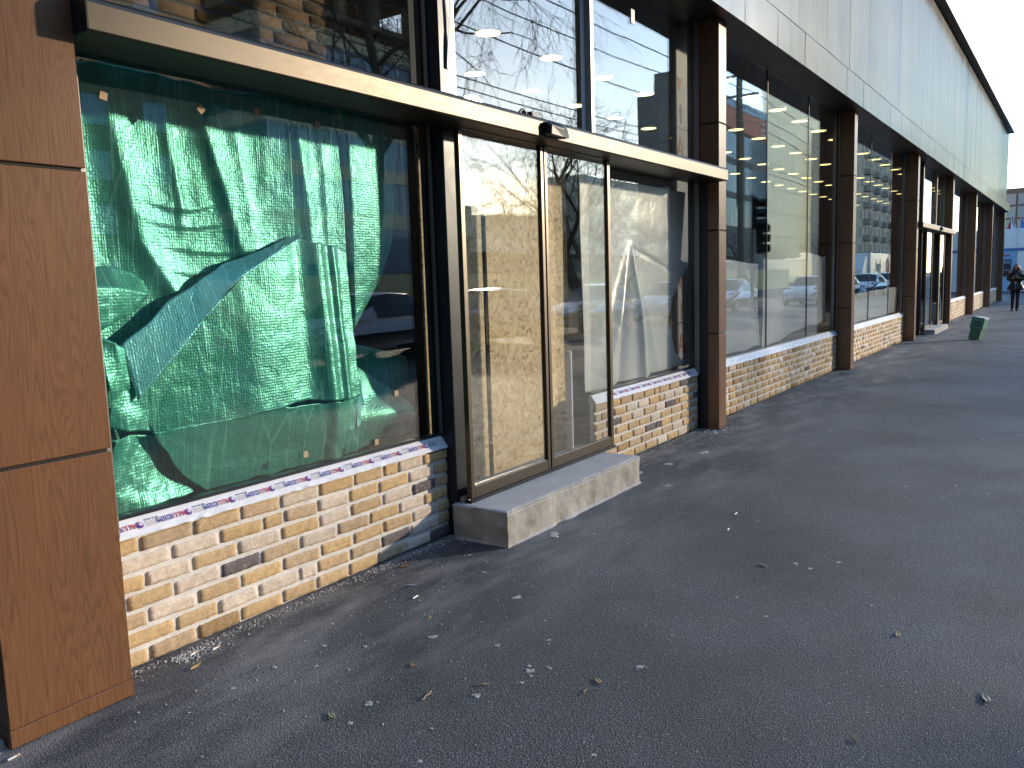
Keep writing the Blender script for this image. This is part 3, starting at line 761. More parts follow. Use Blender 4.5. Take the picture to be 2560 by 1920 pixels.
# torn film strip on the dark post
mb=MB(); pts=[]
def Ps(u,v):
    z=2.93+.95*v; w=.010+.012*abs(math.sin(v*9+1))+.006*noise.noise(Vector((v*8,1,1))); a=v*7
    cx=4.145+.012*math.sin(v*6)
    return (cx+w*(u-.5)*2*math.cos(a*.35),.142-.006+.008*(u-.5)*math.sin(a),z)
mb.grid(Ps,4,60,WHT)
for k in range(5): 
    z=2.98+.2*k; mb.box(4.138+.012*math.sin((z-2.93)/.95*6),4.150+.012*math.sin((z-2.93)/.95*6),.1335,.1345,z,z+.05,BLU)
tag(build_in(mb,'torn_tape',M['tape'],None,solid=.001),'twisted strip of torn white film hanging on the dark post above the door','tape strip')
# paper tag at top of right transom
mb=MB(); mb.box(6.93,6.995,.262,.267,3.86,3.98); tag(build_in(mb,'paper_tag',M['white'],None,bevel=.001),'small white tag stuck high on the right upper pane','tag')

# ------------------------------------------------------------------ pendant lamps inside
lamp=empty('pendant_lamp',(0,0,0),'round flat warm white pendant lamp glowing under the dark shop ceiling','lamp','pendant lamps inside the shop')
mb=MB(); ring=lambda r,z:[(r*math.cos(2*PI*k/28),r*math.sin(2*PI*k/28),z) for k in range(28)]
mb.loft([ring(.118,-.012),ring(.118,-.008)]); mb.build('diffuser',M['lamp'],lamp)
mb=MB(); mb.loft([ring(.119,-.012),ring(.126,-.012),ring(.126,.022),ring(.10,.03),ring(.02,.03)],caps=False); mb.build('lamp_shade',M['white'],lamp,smooth=False)
mb=MB(); mb.tube([(0,0,.03),(0,0,.66)],.004,6); mb.tube([(.08,0,.03),(.02,0,.64)],.0025,5); mb.tube([(-.08,0,.03),(-.02,0,.64)],.0025,5); mb.build('cable',M['black'],lamp)
first=True
for j in range(4):
    for k in range(0,23):
        x=8.84+1.13*(k-2); y=.57+1.0*j
        if x<6.3 or (x<8.2 and j<1): continue
        o=lamp if first else copy_tree(lamp); first=False
        o.location=(x,y,3.95)

# ------------------------------------------------------------------ concrete steps
def slab(x0,x1,y0,y1,h,nx,seed,lb):
    mb=MB(); fr=.03
    def P(face):
        def f(u,v):
            if face=='front': p=Vector((x0+(x1-x0)*u,y0,h*v))
            elif face=='left': p=Vector((x0,y1+(y0-y1)*u,h*v))
            elif face=='right': p=Vector((x1,y0+(y1-y0)*u,h*v))
            else: p=Vector((x0+(x1-x0)*u,y0+(y1-y0)*v,h))
            q=p.copy()
            n1=noise.noise(Vector((p.x*7+seed,p.y*7,p.z*7)))*.012+noise.noise(Vector((p.x*28+seed,p.y*28,p.z*28)))*.003
            n2=noise.noise(Vector((p.x*7,p.y*7+seed,p.z*7+4)))*.012+noise.noise(Vector((p.x*24,p.y*24+seed,p.z*24)))*.0022
            n3=noise.noise(Vector((p.x*9+3,p.y*9+seed,p.z*9)))*.006
            fz=min(1,p.z/h*1.0)
            q.y+=n2*(1 if p.y<y0+.02 else .2); q.x+=n1*(1 if (p.x<x0+.02 or p.x>x1-.02) else .1)
            if p.z>h*.9 and (p.y<y0+.012 or p.x<x0+.012 or p.x>x1-.012):
                q.z+=n3-.006-.012*max(0,noise.noise(Vector((p.x*11,p.y*11,seed+9)))); 
                q.y+=.006
            if p.z<h*.06: q.y-=.012+n1; q.x+=(-.008 if p.x<x0+.02 else .008 if p.x>x1-.02 else 0)
            if p.x>x1-.10 and p.y<y0+.02 and p.z>.4*h: q.x-=.02*max(0,noise.noise(Vector((p.z*14,2,seed)))+.3)
            return tuple(q)
        return f
    mb.grid(P('front'),nx,16); mb.grid(P('left'),16,16); mb.grid(P('right'),16,16); mb.grid(P('top'),nx,20)
    o=build_in(mb,'concrete_step',M['concrete'],None,smooth=False)
    import bmesh
    bm=bmesh.new(); bm.from_mesh(o.data); bmesh.ops.remove_doubles(bm,verts=bm.verts,dist=.0015); bm.to_mesh(o.data); bm.free()
    return tag(o,lb,'step')
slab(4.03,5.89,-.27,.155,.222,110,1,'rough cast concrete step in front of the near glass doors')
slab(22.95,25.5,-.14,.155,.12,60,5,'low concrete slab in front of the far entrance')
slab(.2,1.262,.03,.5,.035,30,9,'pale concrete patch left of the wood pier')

# ------------------------------------------------------------------ litter
def place(o,x,y,z,rz): o.location=(x,y,z); o.rotation_euler=(0,0,rz)
butts=[(2.09,.12,.3,'cigarette butt beside the brick plinth nearest the pier'),(2.18,.08,.15,'cigarette butt next to the yellow leaf'),(1.24,-.06,.1,'cigarette butt at the foot of the wood pier'),(3.23,-.17,-.9,'cigarette butt lying askew below the brick plinth'),(3.11,-.31,.1,'cigarette butt below the askew one on open asphalt'),(5.0,-1.31,.1,'cigarette butt on open asphalt past the concrete step'),(4.46,-1.71,1.2,'cigarette butt farthest out from the shop front'),(5.37,-1.23,.0,'cigarette butt beyond the concrete step on the right')]
for x,y,a,lb in butts:
    e=empty('cigarette_butt',(0,0,0),lb,'cigarette butt','cigarette butts on the asphalt')
    mb=MB(); mb.tube([(-.018,0,.0045),(.006,0,.0045),(.0125,0,.0047)],[.0042,.0042,.0044],8); mb.build('paper',M['white'],e)
    mb=MB(); mb.tube([(.0126,0,.0047),(.026,0,.0046)],.0044,8); mb.build('filter',M['cork'] if x<3 else M['white'],e)
    place(e,x,y,.001,a)
leaves=[(2.02,.0,.035,(.55,.40,.14),.4,'yellow dry leaf near the foot of the brick plinth'),(3.47,.07,.055,(.16,.085,.045),.2,'brown curled leaf against the brick plinth by the door'),(2.52,-.81,.025,(.28,.20,.11),.9,'small tan leaf scrap on open asphalt'),(2.04,-.82,.03,(.33,.31,.17),1.2,'greenish sliver of leaf near the bottom of the picture'),(3.43,-2.88,.04,(.36,.33,.25),.3,'pale leaf far out on the right'),(3.87,-2.5,.03,(.42,.36,.18),.1,'small yellow leaf out on the right'),(2.8,-1.56,.03,(.38,.26,.14),.9,'tan leaf on the asphalt right of the paint splashes')]
for x,y,s,c,a,lb in leaves:
    mb=MB()
    def PL(u,v):
        t=u; w=.34*s*math.sin(PI*min(.999,t**.8))*(1+.18*noise.noise(Vector((u*9+x,v*2,y))))+.0006
        return ((t-.5)*2*s,(v-.5)*2*w,.0015+.10*s*abs(v-.5)*2+.06*s*math.sin(PI*t+x)*(u>.4))
    mb.grid(PL,14,4,c); mb.tube([(s,0,.002),(s*1.35,s*.06,.002)],.0009,5,c)
    o=mb.build('dry_leaf',M['leaf'],None,solid=.0008,smooth=True); place(o,x,y,.002,a); tag(o,lb,'leaf','dry leaves on the asphalt')
twigs=[(2.53,-1.17,.035,-.9,'short bent twig on open asphalt'),(2.35,-1.04,.04,.2,'forked pale twig near the white splashes'),(2.7,-1.56,.02,.1,'tiny twig right of the paint splashes'),(2.95,-.55,.02,.4,'thin straw below the plinth'),(2.88,-2.53,.02,1.0,'tiny twig far right near the bottom edge')]
for x,y,L,a,lb in twigs:
    mb=MB(); mb.tube([(-L,0,.003),(-L*.3,.004,.006),(L*.3,-.003,.005),(L,.006,.003)],[.0018,.0022,.002,.0012],6); mb.tube([(0,0,.005),(L*.5,L*.25,.004)],.001,5)
    o=mb.build('twig',M['bark'] if False else M['cork'],None); place(o,x,y,.001,a); tag(o,lb,'twig','twigs on the asphalt')
# plaster crumbs along the plinths and paint splashes: uncountable
mb=MB()
def crumb(x,y,s,c):
    b=[Vector((R.uniform(-1,1),R.uniform(-1,1),R.uniform(0,.9)))*s for _ in range(6)]
    pts=[(x+s*math.cos(a)*R.uniform(.5,1),y+s*math.sin(a)*R.uniform(.5,1),0.0005) for a in [2*PI*k/5 for k in range(5)]]
    top=[(x+s*.4*math.cos(a),y+s*.4*math.sin(a),s*R.uniform(.4,.9)) for a in [2*PI*k/5+.3 for k in range(5)]]
    mb.loft([pts,top],c)
for _ in range(2600):
    t=R.random(); x=1.75+t*2.6 if R.random()<.62 else R.uniform(5.95,9.6)
    d=abs(R.gauss(0,.045)); y=.20-d
    if x<1.8: continue
    k=R.uniform(.5,1); crumb(x,y,R.uniform(.0018,.0062)*(1.8 if R.random()<.08 else 1),(.55*k,.54*k,.52*k))
for _ in range(260):
    x=2.02+abs(R.gauss(0,.10)); y=.17-abs(R.gauss(0,.05)); crumb(x,y,R.uniform(.002,.007),(.6,.59,.57))
for _ in range(150):
    x=R.uniform(4.0,4.2); y=R.uniform(-.02,.15); crumb(x,y,R.uniform(.002,.008),(.5,.5,.5))
for _ in range(120):
    x=8.3+R.gauss(0,.15); y=.02+R.gauss(0,.1); crumb(x,y,R.uniform(.003,.012),(.6,.59,.57))
for _ in range(1100):
    x=R.uniform(1.6,12)**1.0; y=.15-abs(R.gauss(0,.75)); 
    if 4.0<x<5.95 and y>-.3: continue
    k=R.uniform(.4,1); crumb(x,y,R.uniform(.002,.0075),(.55*k,.55*k,.54*k))
tag(build_in(mb,'plaster_crumbs',M['col'],None),'white plaster crumbs scattered along the foot of the brick plinths','crumbs',kind='stuff')
mb=MB()
for x,y,s in [(2.79,-.7,.030),(2.18,-.88,.028),(2.04,-.92,.016),(2.86,-1.01,.017),(2.73,-1.27,.024),(2.77,-1.245,.012),(2.70,-1.30,.010),(2.8,-1.33,.016),(2.63,-1.3,.014),(3.03,-1.18,.014),(3.0,-1.2,.009),(2.46,-.33,.016),(2.45,-1.21,.02),(2.17,-1.21,.009),(3.39,-.77,.03),(4.39,-.38,.05),(4.58,-1.85,.02),(3.0,-1.65,.025),(2.3,-.45,.012),(2.55,-.5,.013),(2.2,-.30,.016),(2.35,-.6,.01),(3.6,-.4,.02),(6.2,-.1,.06),(6.6,-.2,.05),(5.9,-.5,.04),(7.2,-.3,.06)]:
    for q in range(7 if s<.04 else 10):
        cx=x+R.gauss(0,s*.45) if q else x; cy=y+R.gauss(0,s*.45) if q else y; r=s*(.55 if q==0 else R.uniform(.1,.32))
        k=R.uniform(.75,1)
        ph=R.uniform(0,9)
        P1=[(cx+r*(1+.5*noise.noise(Vector((a*1.5,ph,cx))))*math.cos(a)*1.25,cy+r*(1+.5*noise.noise(Vector((a*1.7,ph,cy))))*math.sin(a),0) for a in [2*PI*i/11 for i in range(11)]]
        hz=R.uniform(.0014,.0034)
        mb.loft([[(a,b,.0002) for a,b,_ in P1],[(a+(cx-a)*.12,b+(cy-b)*.12,hz) for a,b,_ in P1]],(.42*k,.42*k,.415*k))
tag(build_in(mb,'paint_splashes',M['col'],None),'dried white plaster splashes spattered over the near asphalt','splashes',kind='stuff')

# ------------------------------------------------------------------ leaning green box on the pavement
GX,GYY=21.55,-1.16
gb=empty('utility_box',(GX,GYY,0),'leaning green box with two dark slots standing on the pavement','box')
T=Matrix.Translation((GX,GYY,0))@Matrix.Rotation(math.radians(11),4,'X')@Matrix.Rotation(math.radians(-14),4,'Z')
mb=MB(); mb.box(-.12,.12,-.115,.115,.0,.25,(.02,.135,.085),T); build_in(mb,'base',M['col'],gb,bevel=.008)
mb=MB(); mb.box(-.14,.14,-.138,.138,.245,.50,(.03,.20,.145),T); hd_=build_in(mb,'hood',M['col'],gb,bevel=.012)
mb=MB()
for z in (.31,.38): mb.box(-.1435,-.139,-.085,.085,z,z+.028,(.01,.012,.012),T); mb.box(.139,.1435,-.10,.10,z,z+.028,(.01,.012,.012),T)
build_in(mb,'slot',M['col'],hd_)
mb=MB(); mb.box(-.145,.145,-.142,.05,.501,.52,(.62,.68,.68),T); mb.box(-.135,.135,.05,.13,.501,.515,(.22,.35,.30),T); build_in(mb,'lid',M['col'],gb,bevel=.004)
mb=MB(); mb.grid(lambda u,v:(GX-.25+.6*u+.02*noise.noise(Vector((u*7,v*7,1))),GYY-.30+.6*v,.002+.004*(1-abs(2*u-1))*(1-abs(2*v-1))),8,8); 

# ------------------------------------------------------------------ bank kiosk and things at the end of the pavement
ks=empty('bank_kiosk',(60,-1,0),'low white kiosk with blue band and cash machine at the far end','kiosk')
mb=MB(); mb.box(60,66,-3.4,2.2,0,3.93); build_in(mb,'wall',M['white'],ks,bevel=.01)
mb=MB(); mb.box(59.93,60,-3.42,2.2,2.60,2.76,(.06,.13,.32)); mb.box(59.98,60,-3.42,.26,.0,.12,(.06,.07,.10)); build_in(mb,'band',M['col'],ks)
mb=MB(); mb.box(59.95,60,.27,1.05,.12,2.58,(.16,.32,.50)); mb.box(59.94,60,.27,1.05,.04,.12,(.03,.05,.14)); pn=build_in(mb,'cash_machine',M['col'],ks)
mb=MB(); mb.box(59.93,59.955,.50,.98,1.02,2.10,(.05,.09,.17)); mb.box(59.92,59.935,.56,.92,1.45,1.80,(.01,.012,.016)); mb.box(59.92,59.935,.56,.92,1.05,1.38,(.012,.014,.018)); mb.box(59.91,59.935,.55,.93,1.39,1.43,(.2,.22,.25)); mb.box(59.91,59.935,.55,.93,1.86,1.90,(.25,.28,.32)); build_in(mb,'screen_recess',M['col'],pn)
mb=MB(); mb.box(59.94,59.951,.62,.80,2.26,2.38,(.35,.04,.06)); mb.box(59.94,59.951,.84,.93,2.27,2.37,(.05,.05,.08)); build_in(mb,'logo_mark',M['col'],pn)
mb=MB(); 
for y in (.25,-.75,-1.75,-2.75): mb.box(59.994,60.002,y-.008,y+.008,2.78,3.93,(.25,.25,.28)); mb.box(59.994,60.002,y-.006,y+.006,.12,2.58,(.30,.30,.33))
build_in(mb,'panel_joint',M['col'],ks)
mb=MB(); mb.box(59.9,60,-.32,-.20,2.95,3.2,(.45,.28,.08)); build_in(mb,'wall_lamp',M['col'],ks)
def flag(y,c1,c2,h,lb,lean):
    f=empty('flag',(61.5,y,3.93),lb,'flag','flags on the kiosk roof')
    mb=MB(); mb.tube([(61.5,y,3.93),(61.5,y-lean*1.1,3.93+h+.05)],.02,6); build_in(mb,'flagpole',M['trim'],f)
    mb=MB()
    def P(u,v):
        z=3.95+(h-.02)*v; return (61.5-.12*math.sin(u*5+v*3)*(1-.3*v)-.03,y-lean*1.1*v-.02-.30*u*(1-.72*v**1.5),z-.10*u)
    o=len(mb.f); mb.grid(P,10,14); 
    for i in range(len(mb.f)): mb.c[i]=c1 if (i%10)<6 else c2
    build_in(mb,'cloth',M['leaf'],f,smooth=True,solid=.006)
flag(.98,(.42,.05,.06),(.50,.30,.05),.78,'red and yellow furled flag on the kiosk roof',.28)
flag(.72,(.55,.56,.62),(.55,.56,.62),.95,'pale whitish flag on the kiosk roof between the red and blue ones',.0)
flag(.22,(.06,.16,.45),(.5,.52,.6),.72,'blue and white flag on the kiosk roof',.05)

bb=empty('office_block',(92,0,0),'tall brown block with square pale windows behind the kiosk','building')
mb=MB(); mb.box(92,97,-4.4,6,0,8.9); build_in(mb,'wall',simple('brown_render',(.16,.085,.065),.8,0,.15,1),bb)
mb=MB()
for r in range(6):
    for k in range(7):
        z=1.4+1.2*r; y=4.6-1.25*k
        mb.box(91.95,92.01,y-1.08,y,z,z+1.0,(.30*R.uniform(.8,1.15),.27*R.uniform(.8,1.1),.23))
build_in(mb,'glazing',M['col'],bb)

# ------------------------------------------------------------------ person walking
px_,py_=35.8,-1.12
per=empty('person',(px_,py_,0),'woman in a black belted puffer jacket walking towards us looking at a phone','person')
def skin(name,verts,edges,rad,mat,parent,root=0,sub=2):
    me=bpy.data.meshes.new(name); me.from_pydata([tuple(Vector(v)+Vector((px_,py_,0))) for v in verts],edges,[]); me.update(); me.materials.append(mat)
    o=bpy.data.objects.new(name,me); COL.objects.link(o); o.parent=parent
    if parent.type=='EMPTY': o.matrix_parent_inverse=Matrix.Translation(parent.location).inverted()
    o.modifiers.new('skin','SKIN'); 
    if not me.skin_vertices: me.skin_vertices.new()
    for i,r in enumerate(rad):
        d=me.skin_vertices[0].data[i]; d.radius=(r,r) if not isinstance(r,tuple) else r; d.use_root=(i==root)
    s=o.modifiers.new('sub','SUBSURF'); s.levels=sub; s.render_levels=sub
    for p in me.polygons: p.use_smooth=True
    return o
M['skin_tone']=simple('skin_tone',(.42,.24,.17),.55,0,.08,20)
M['denim']=simple('black_denim',(.012,.014,.024),.8,0,.2,20)
M['jacket']=simple('black_puffer',(.010,.011,.015),.5,0,.25,14,.6,18)
M['hair']=simple('dark_hair',(.014,.009,.007),.5,0,.3,40,.5,90)
M['fur']=simple('tan_fur',(.36,.29,.20),.9,0,.35,50,1,120)
# facing -X (towards the camera); y>0 is her right side in the picture left
V=[(0,0,.93),(0,0,1.12),(0,0,1.34),(0,0,1.43),(-.012,0,1.49),(-.03,0,1.55),(-.045,0,1.63),(-.03,0,1.68),   #0-7 torso neck head
   (0,.085,.88),(-.05,.08,.50),(.06,.085,.10),(.02,.085,.045),(-.10,.09,.03),                           #8-12 leg a (trailing foot lifting)
   (0,-.085,.88),(-.03,-.075,.50),(-.02,-.07,.09),(-.03,-.07,.04),(-.16,-.075,.025),                     #13-17 leg b planted
   (0,.165,1.38),(-.02,.25,1.14),(-.20,.09,1.20),(-.245,.045,1.235),                                    #18-21 arm a
   (0,-.165,1.38),(-.02,-.25,1.14),(-.20,-.09,1.20),(-.245,-.045,1.235)]
E_=[(0,1),(1,2),(2,3),(3,4),(4,5),(5,6),(6,7),(0,8),(8,9),(9,10),(10,11),(11,12),(0,13),(13,14),(14,15),(15,16),(16,17),(2,18),(18,19),(19,20),(20,21),(2,22),(22,23),(23,24),(24,25)]
rad=[(.13,.11),.115,(.13,.09),.07,.055,.075,.085,.055,.092,.062,.043,.045,.034,.092,.062,.043,.045,.034,.06,.046,.038,.03,.06,.046,.038,.03]
body=skin('body',V,E_,rad,M['skin_tone'],per)
# clothing
skin('trousers',[(0,0,.95),(0,.088,.86),(-.05,.082,.50),(.055,.086,.16),(0,-.088,.86),(-.03,-.077,.50),(-.018,-.071,.15)],[(0,1),(1,2),(2,3),(0,4),(4,5),(5,6)],[.145,.102,.072,.055,.102,.072,.055],M['denim'],per)
for s,pts in ((1,[(-.0,.084,.34),(.062,.086,.10),(.03,.086,.05),(-.12,.091,.038)]),(-1,[(-.025,-.074,.34),(-.02,-.07,.10),(-.02,-.07,.05),(-.17,-.076,.034)])):
    skin('boot',pts,[(0,1),(1,2),(2,3)],[.064,.058,.058,.042],M['denim'],per)
mb=MB(); rg=lambda z,a,b,cx=0,n=24:[(px_+cx+a*math.cos(2*PI*k/n)*(1+.03*math.sin(k*3)),py_+b*math.sin(2*PI*k/n),z+.006*math.sin(k*2.1)) for k in range(n)]
mb.loft([rg(.76,.19,.275),rg(.80,.195,.285),rg(.90,.18,.25),rg(.98,.155,.20),rg(1.015,.142,.178),rg(1.05,.142,.178),rg(1.10,.16,.195),rg(1.2,.172,.215),rg(1.3,.165,.222),rg(1.38,.14,.205),rg(1.43,.105,.14),rg(1.475,.09,.10)])
jk=build_in(mb,'jacket',M['jacket'],per,smooth=True)
skin('sleeve',[(0,.17,1.385),(-.02,.262,1.14),(-.13,.155,1.17),(-.20,.095,1.20)],[(0,1),(1,2),(2,3)],[.078,.070,.062,.055],M['jacket'],jk)
skin('sleeve',[(0,-.17,1.385),(-.02,-.262,1.14),(-.13,-.155,1.17),(-.20,-.095,1.20)],[(0,1),(1,2),(2,3)],[.078,.070,.062,.055],M['jacket'],jk)
mb=MB(); mb.loft([rg(1.012,.150,.186),rg(1.055,.150,.186)]); build_in(mb,'belt',M['black'],jk,smooth=True)
mb=MB(); mb.box(px_-.162,px_-.148,py_-.03,py_+.03,1.01,1.06,(.7,.7,.68)); mb.box(px_-.19,px_-.178,py_-.004,py_+.004,.80,1.0,(.4,.4,.4)); build_in(mb,'buckle',M['col'],jk)
mb=MB(); mb.tube([(px_-.02+.02,py_+.20,1.33),(px_+.06,py_+.20,1.42),(px_+.10,py_+.10,1.45),(px_+.11,py_,1.46),(px_+.10,py_-.10,1.45),(px_+.06,py_-.20,1.42),(px_,py_-.20,1.33)],[.04,.05,.055,.055,.055,.05,.04],10); build_in(mb,'fur_trim',M['fur'],jk,smooth=True)
# hair
skin('hair',[(.01,0,1.665),(.03,0,1.60),(.03,.0,1.50),(-.0,.075,1.60),(-.02,.095,1.48),(-.0,-.075,1.60),(-.02,-.095,1.48),(-.05,0,1.705)],[(0,1),(1,2),(0,3),(3,4),(0,5),(5,6),(0,7)],[.10,.09,.07,.048,.045,.048,.045,.084],M['hair'],per)
mb=MB()
for s in (1,-1):
    mb.box(px_-.128,px_-.120,py_+s*.032-.012,py_+s*.032+.012,1.605,1.615,(.02,.015,.012)); mb.box(px_-.128,px_-.118,py_+s*.032-.018,py_+s*.032+.018,1.632,1.637,(.03,.02,.015))
mb.box(px_-.124,px_-.112,py_-.022,py_+.022,1.548,1.556,(.25,.07,.07)); build_in(mb,'face_features',M['col'],per)
skin('nose',[(-.11,0,1.61),(-.135,0,1.578)],[(0,1)],[.010,.016],M['skin_tone'],per,sub=1)
skin('scarf',[(-.06,.06,1.475),(-.085,0,1.47),(-.06,-.06,1.475)],[(0,1),(1,2)],[.05,.055,.05],M['black'],per)
for s in (1,-1):
    hv=[(-.245,s*.045,1.235)]; he_=[]; hr=[.030]
    hv.append((-.275,s*.03,1.262)); he_.append((0,1)); hr.append(.034)
    for q in range(4):
        i=len(hv); hv+= [(-.292,s*(.038-.004*q),1.272+.013*q-.012),(-.300,s*(.012-.002*q),1.282+.012*q-.012)]; he_+=[(1,i),(i,i+1)]; hr+=[.010,.008]
    i=len(hv); hv+=[(-.262,s*.028,1.295),(-.275,s*.012,1.315)]; he_+=[(1,i),(i,i+1)]; hr+=[.011,.009]
    skin('hand',hv,he_,hr,M['skin_tone'],per,sub=1)
ph=empty('phone',(px_-.29,py_,1.27),'dark phone held up by the walking woman','phone')
mb=MB(); mb.box(-.006,.006,-.037,.037,-.06,.085); o=mb.build('phone_case',M['black'],ph,bevel=.004)
mb=MB(); mb.box(.0061,.0075,-.033,.033,-.052,.077); mb.build('screen',M['car_glass'],ph); ph.rotation_euler=(0,.5,0)
# ------------------------------------------------------------------ across the street (seen in the glass)
M['cream']=simple('cream_render',(.66,.56,.40),.7,0,.06,1)
M['blue_glass']=simple('blue_glazing',(.20,.27,.34),.12,.3,.15,.4)
M['raw_concrete']=simple('raw_concrete',(.20,.155,.105),.9,0,.25,.8)
def mat_translucent(name,col):
    m,nt,b=newmat(name); h=N(nt); out=nt.nodes['Material Output']; nt.nodes.remove(b)
    n=h.noise(h.coord((1,1,.15)),.5,4); c=h.mix(n,tuple(x*.88 for x in col),col)
    t=h.n('ShaderNodeBsdfTranslucent',{'Color':c}); d_=h.n('ShaderNodeBsdfDiffuse',{'Color':c})
    mx=h.n('ShaderNodeMixShader',{0:.35,1:t.outputs[0],2:d_.outputs[0]}); tr=h.n('ShaderNodeBsdfTransparent',{'Color':(.97,.97,.92,1)})
    h.l(h.n('ShaderNodeMixShader',{0:.5,1:mx.outputs[0],2:tr.outputs[0]}).outputs[0],out.inputs[0]); return m
M['pale_glass']=mat_translucent('pale_glazing',(.95,.95,.88))
M['dull_window']=simple('dull_window',(.10,.115,.125),.6,0,.15,.4)
M['grey_render']=simple('grey_render',(.20,.19,.18),.8,0,.1,.6)
M['far_wall2']=simple('tan_render',(.42,.36,.29),.85,0,.12,.3)
M['timber']=simple('timber_hoarding',(.78,.58,.30),.8,0,.2,2)

cb=empty('construction_building',(48,-45,0),'unfinished building with cream bands and bare concrete floors across the street','building')
mb=MB(); mb.box(36.5,51.4,-62,-40.1,.2,19.2); build_in(mb,'glazing',M['blue_glass'],cb)
mb=MB()
for a,b in ((5.9,7.0),(9.3,10.25),(12.5,13.5),(15.6,16.6),(18.3,19.4)): mb.box(36.4,51.5,-62.1,-40,a,b)
mb.box(51.5,58.5,-60,-40.5,5.6,8.2); build_in(mb,'facade_band',M['cream'],cb)
mb=MB()
for k in range(9):
    x=36.6+1.8*k
    for a,b in ((7.0,9.3),(10.25,12.5),(13.5,15.6),(16.6,18.3)): mb.box(x-.05,x+.05,-40.08,-40.0,a,b)
build_in(mb,'window_bar',M['white'],cb)
mb=MB()
for z in (19.9,22.9,25.9): mb.box(35.6,51.9,-62,-39.2,z,z+.35)
for x in (37,40.5,44,47.5,51):
    for y in (-40.5,-46,-52,-58): mb.box(x-.25,x+.25,y-.25,y+.25,19.4,26)
for k in range(14): mb.box(36+1.05*k,36.06+1.05*k,-39.3,-39.24,20.25,21.4); 
mb.box(51.6,58.4,-60,-40.7,0,5.6); build_in(mb,'concrete_frame',M['raw_concrete'],cb)

ob_=empty('office_block',(104,-41,0),'dark glass office block with an orange red sign band across the street','building')
mb=MB(); mb.box(97,101.9,-43,-40,0,24); mb.box(102,139.5,-43,-40,0,27.6); build_in(mb,'wall',M['grey_render'],ob_)
mb=MB()
for a,b in ((26.4,27.5),(19,22.6),(14,18),(9,13)):
    for k in range(22): mb.box(104.3+1.6*k,105.75+1.6*k,-40.05,-39.96,a,b)
build_in(mb,'glazing',M['blue_glass'],ob_)
mb=MB(); mb.box(104,139.6,-39.94,-39.85,23.2,26.2,(.62,.16,.07)); 
FW=Matrix(((-1,0,0,0),(0,0,1,0),(0,1,0,0),(0,0,0,1)))
mb.add(*text_mesh('ES',3.0,.03),col=(.7,.66,.64),M=Matrix.Translation((136.5,-39.8,23.7))@FW); build_in(mb,'sign',M['col'],ob_)
tw=empty('glass_tower',(165,-50,0),'pale green glass tower with vertical fins across the street','building')
mb=MB(); mb.box(140,192,-41.2,-40.2,0,58); build_in(mb,'glazing',M['pale_glass'],tw)
mb=MB()
for k in range(64): mb.box(140.2+.78*k,140.2+.78*k+.07,-40.2,-39.9,0,58)
for k in range(14): mb.box(140,190,-40.19,-40.05,4*k,4*k+.12)
build_in(mb,'fin',M['pale_glass'],tw)
ap=empty('apartment_block',(190,-40,0),'grey brown block of flats with balconies far along the street','building')
mb=MB(); mb.box(160,215,-38,-30,0,27); build_in(mb,'wall',M['far_wall2'],ap)
mb=MB()
for r in range(8):
    for k in range(14): mb.box(161.5+3.8*k,163.3+3.8*k,-30.02,-29.95,2+3*r,3.6+3*r)
build_in(mb,'window',M['dull_window'],ap)
mb=MB()
for r in range(8): 
    for k in range(7): mb.box(164+7.6*k,167+7.6*k,-30,-29,1.2+3*r,2.2+3*r)
build_in(mb,'balcony',M['grey_render'],ap)

lb_=empty('apartment_block',(5,-48,0),'tall dark brick block of flats left of the unfinished building','building')
mb=MB(); mb.box(-45,35.4,-60,-45,0,38); build_in(mb,'wall',M['raw_concrete'],lb_)
mb=MB()
for r in range(11):
    for k in range(20): mb.box(-43+3.9*k,-41.4+3.9*k,-45.03,-44.96,2.2+3.2*r,3.9+3.2*r)
build_in(mb,'window',M['blue_glass'],lb_)

nb_=empty('side_sky_blocker',(-14,-10,0),'unseen dark block added at the near end to cut sky light from the side','building')  # added out of view to hold back sky light on the pillars' left faces
mb=MB(); mb.box(-18,-11,-42,14,0,17); build_in(mb,'wall',M['grey_render'],nb_)
mb=MB()
for r in range(4):
    for k in range(12): mb.box(-11.03,-10.96,-40+4.4*k,-38.2+4.4*k,2+4*r,4+4*r)
build_in(mb,'window',M['blue_glass'],nb_)

hf=empty('hoarding_fence',(50,-24.6,0),'long golden timber hoarding across the street','fence')
mb=MB()
for k in range(200): mb.box(20+.4*k,20.385+.4*k,-24.62-.01*(k%2),-24.58-.01*(k%2),.02,2.12+.02*(k%3))
build_in(mb,'boards',M['timber'],hf)
hs=empty('low_shed',(66,-30,0),'low dark shed behind the hoarding','building')
mb=MB(); mb.box(44,90,-34,-29,0,3.4); build_in(mb,'wall',M['grey_render'],hs)
mb=MB(); mb.box(43.6,90.4,-34.4,-28.6,3.4,3.6); build_in(mb,'roof',M['dark'],hs)

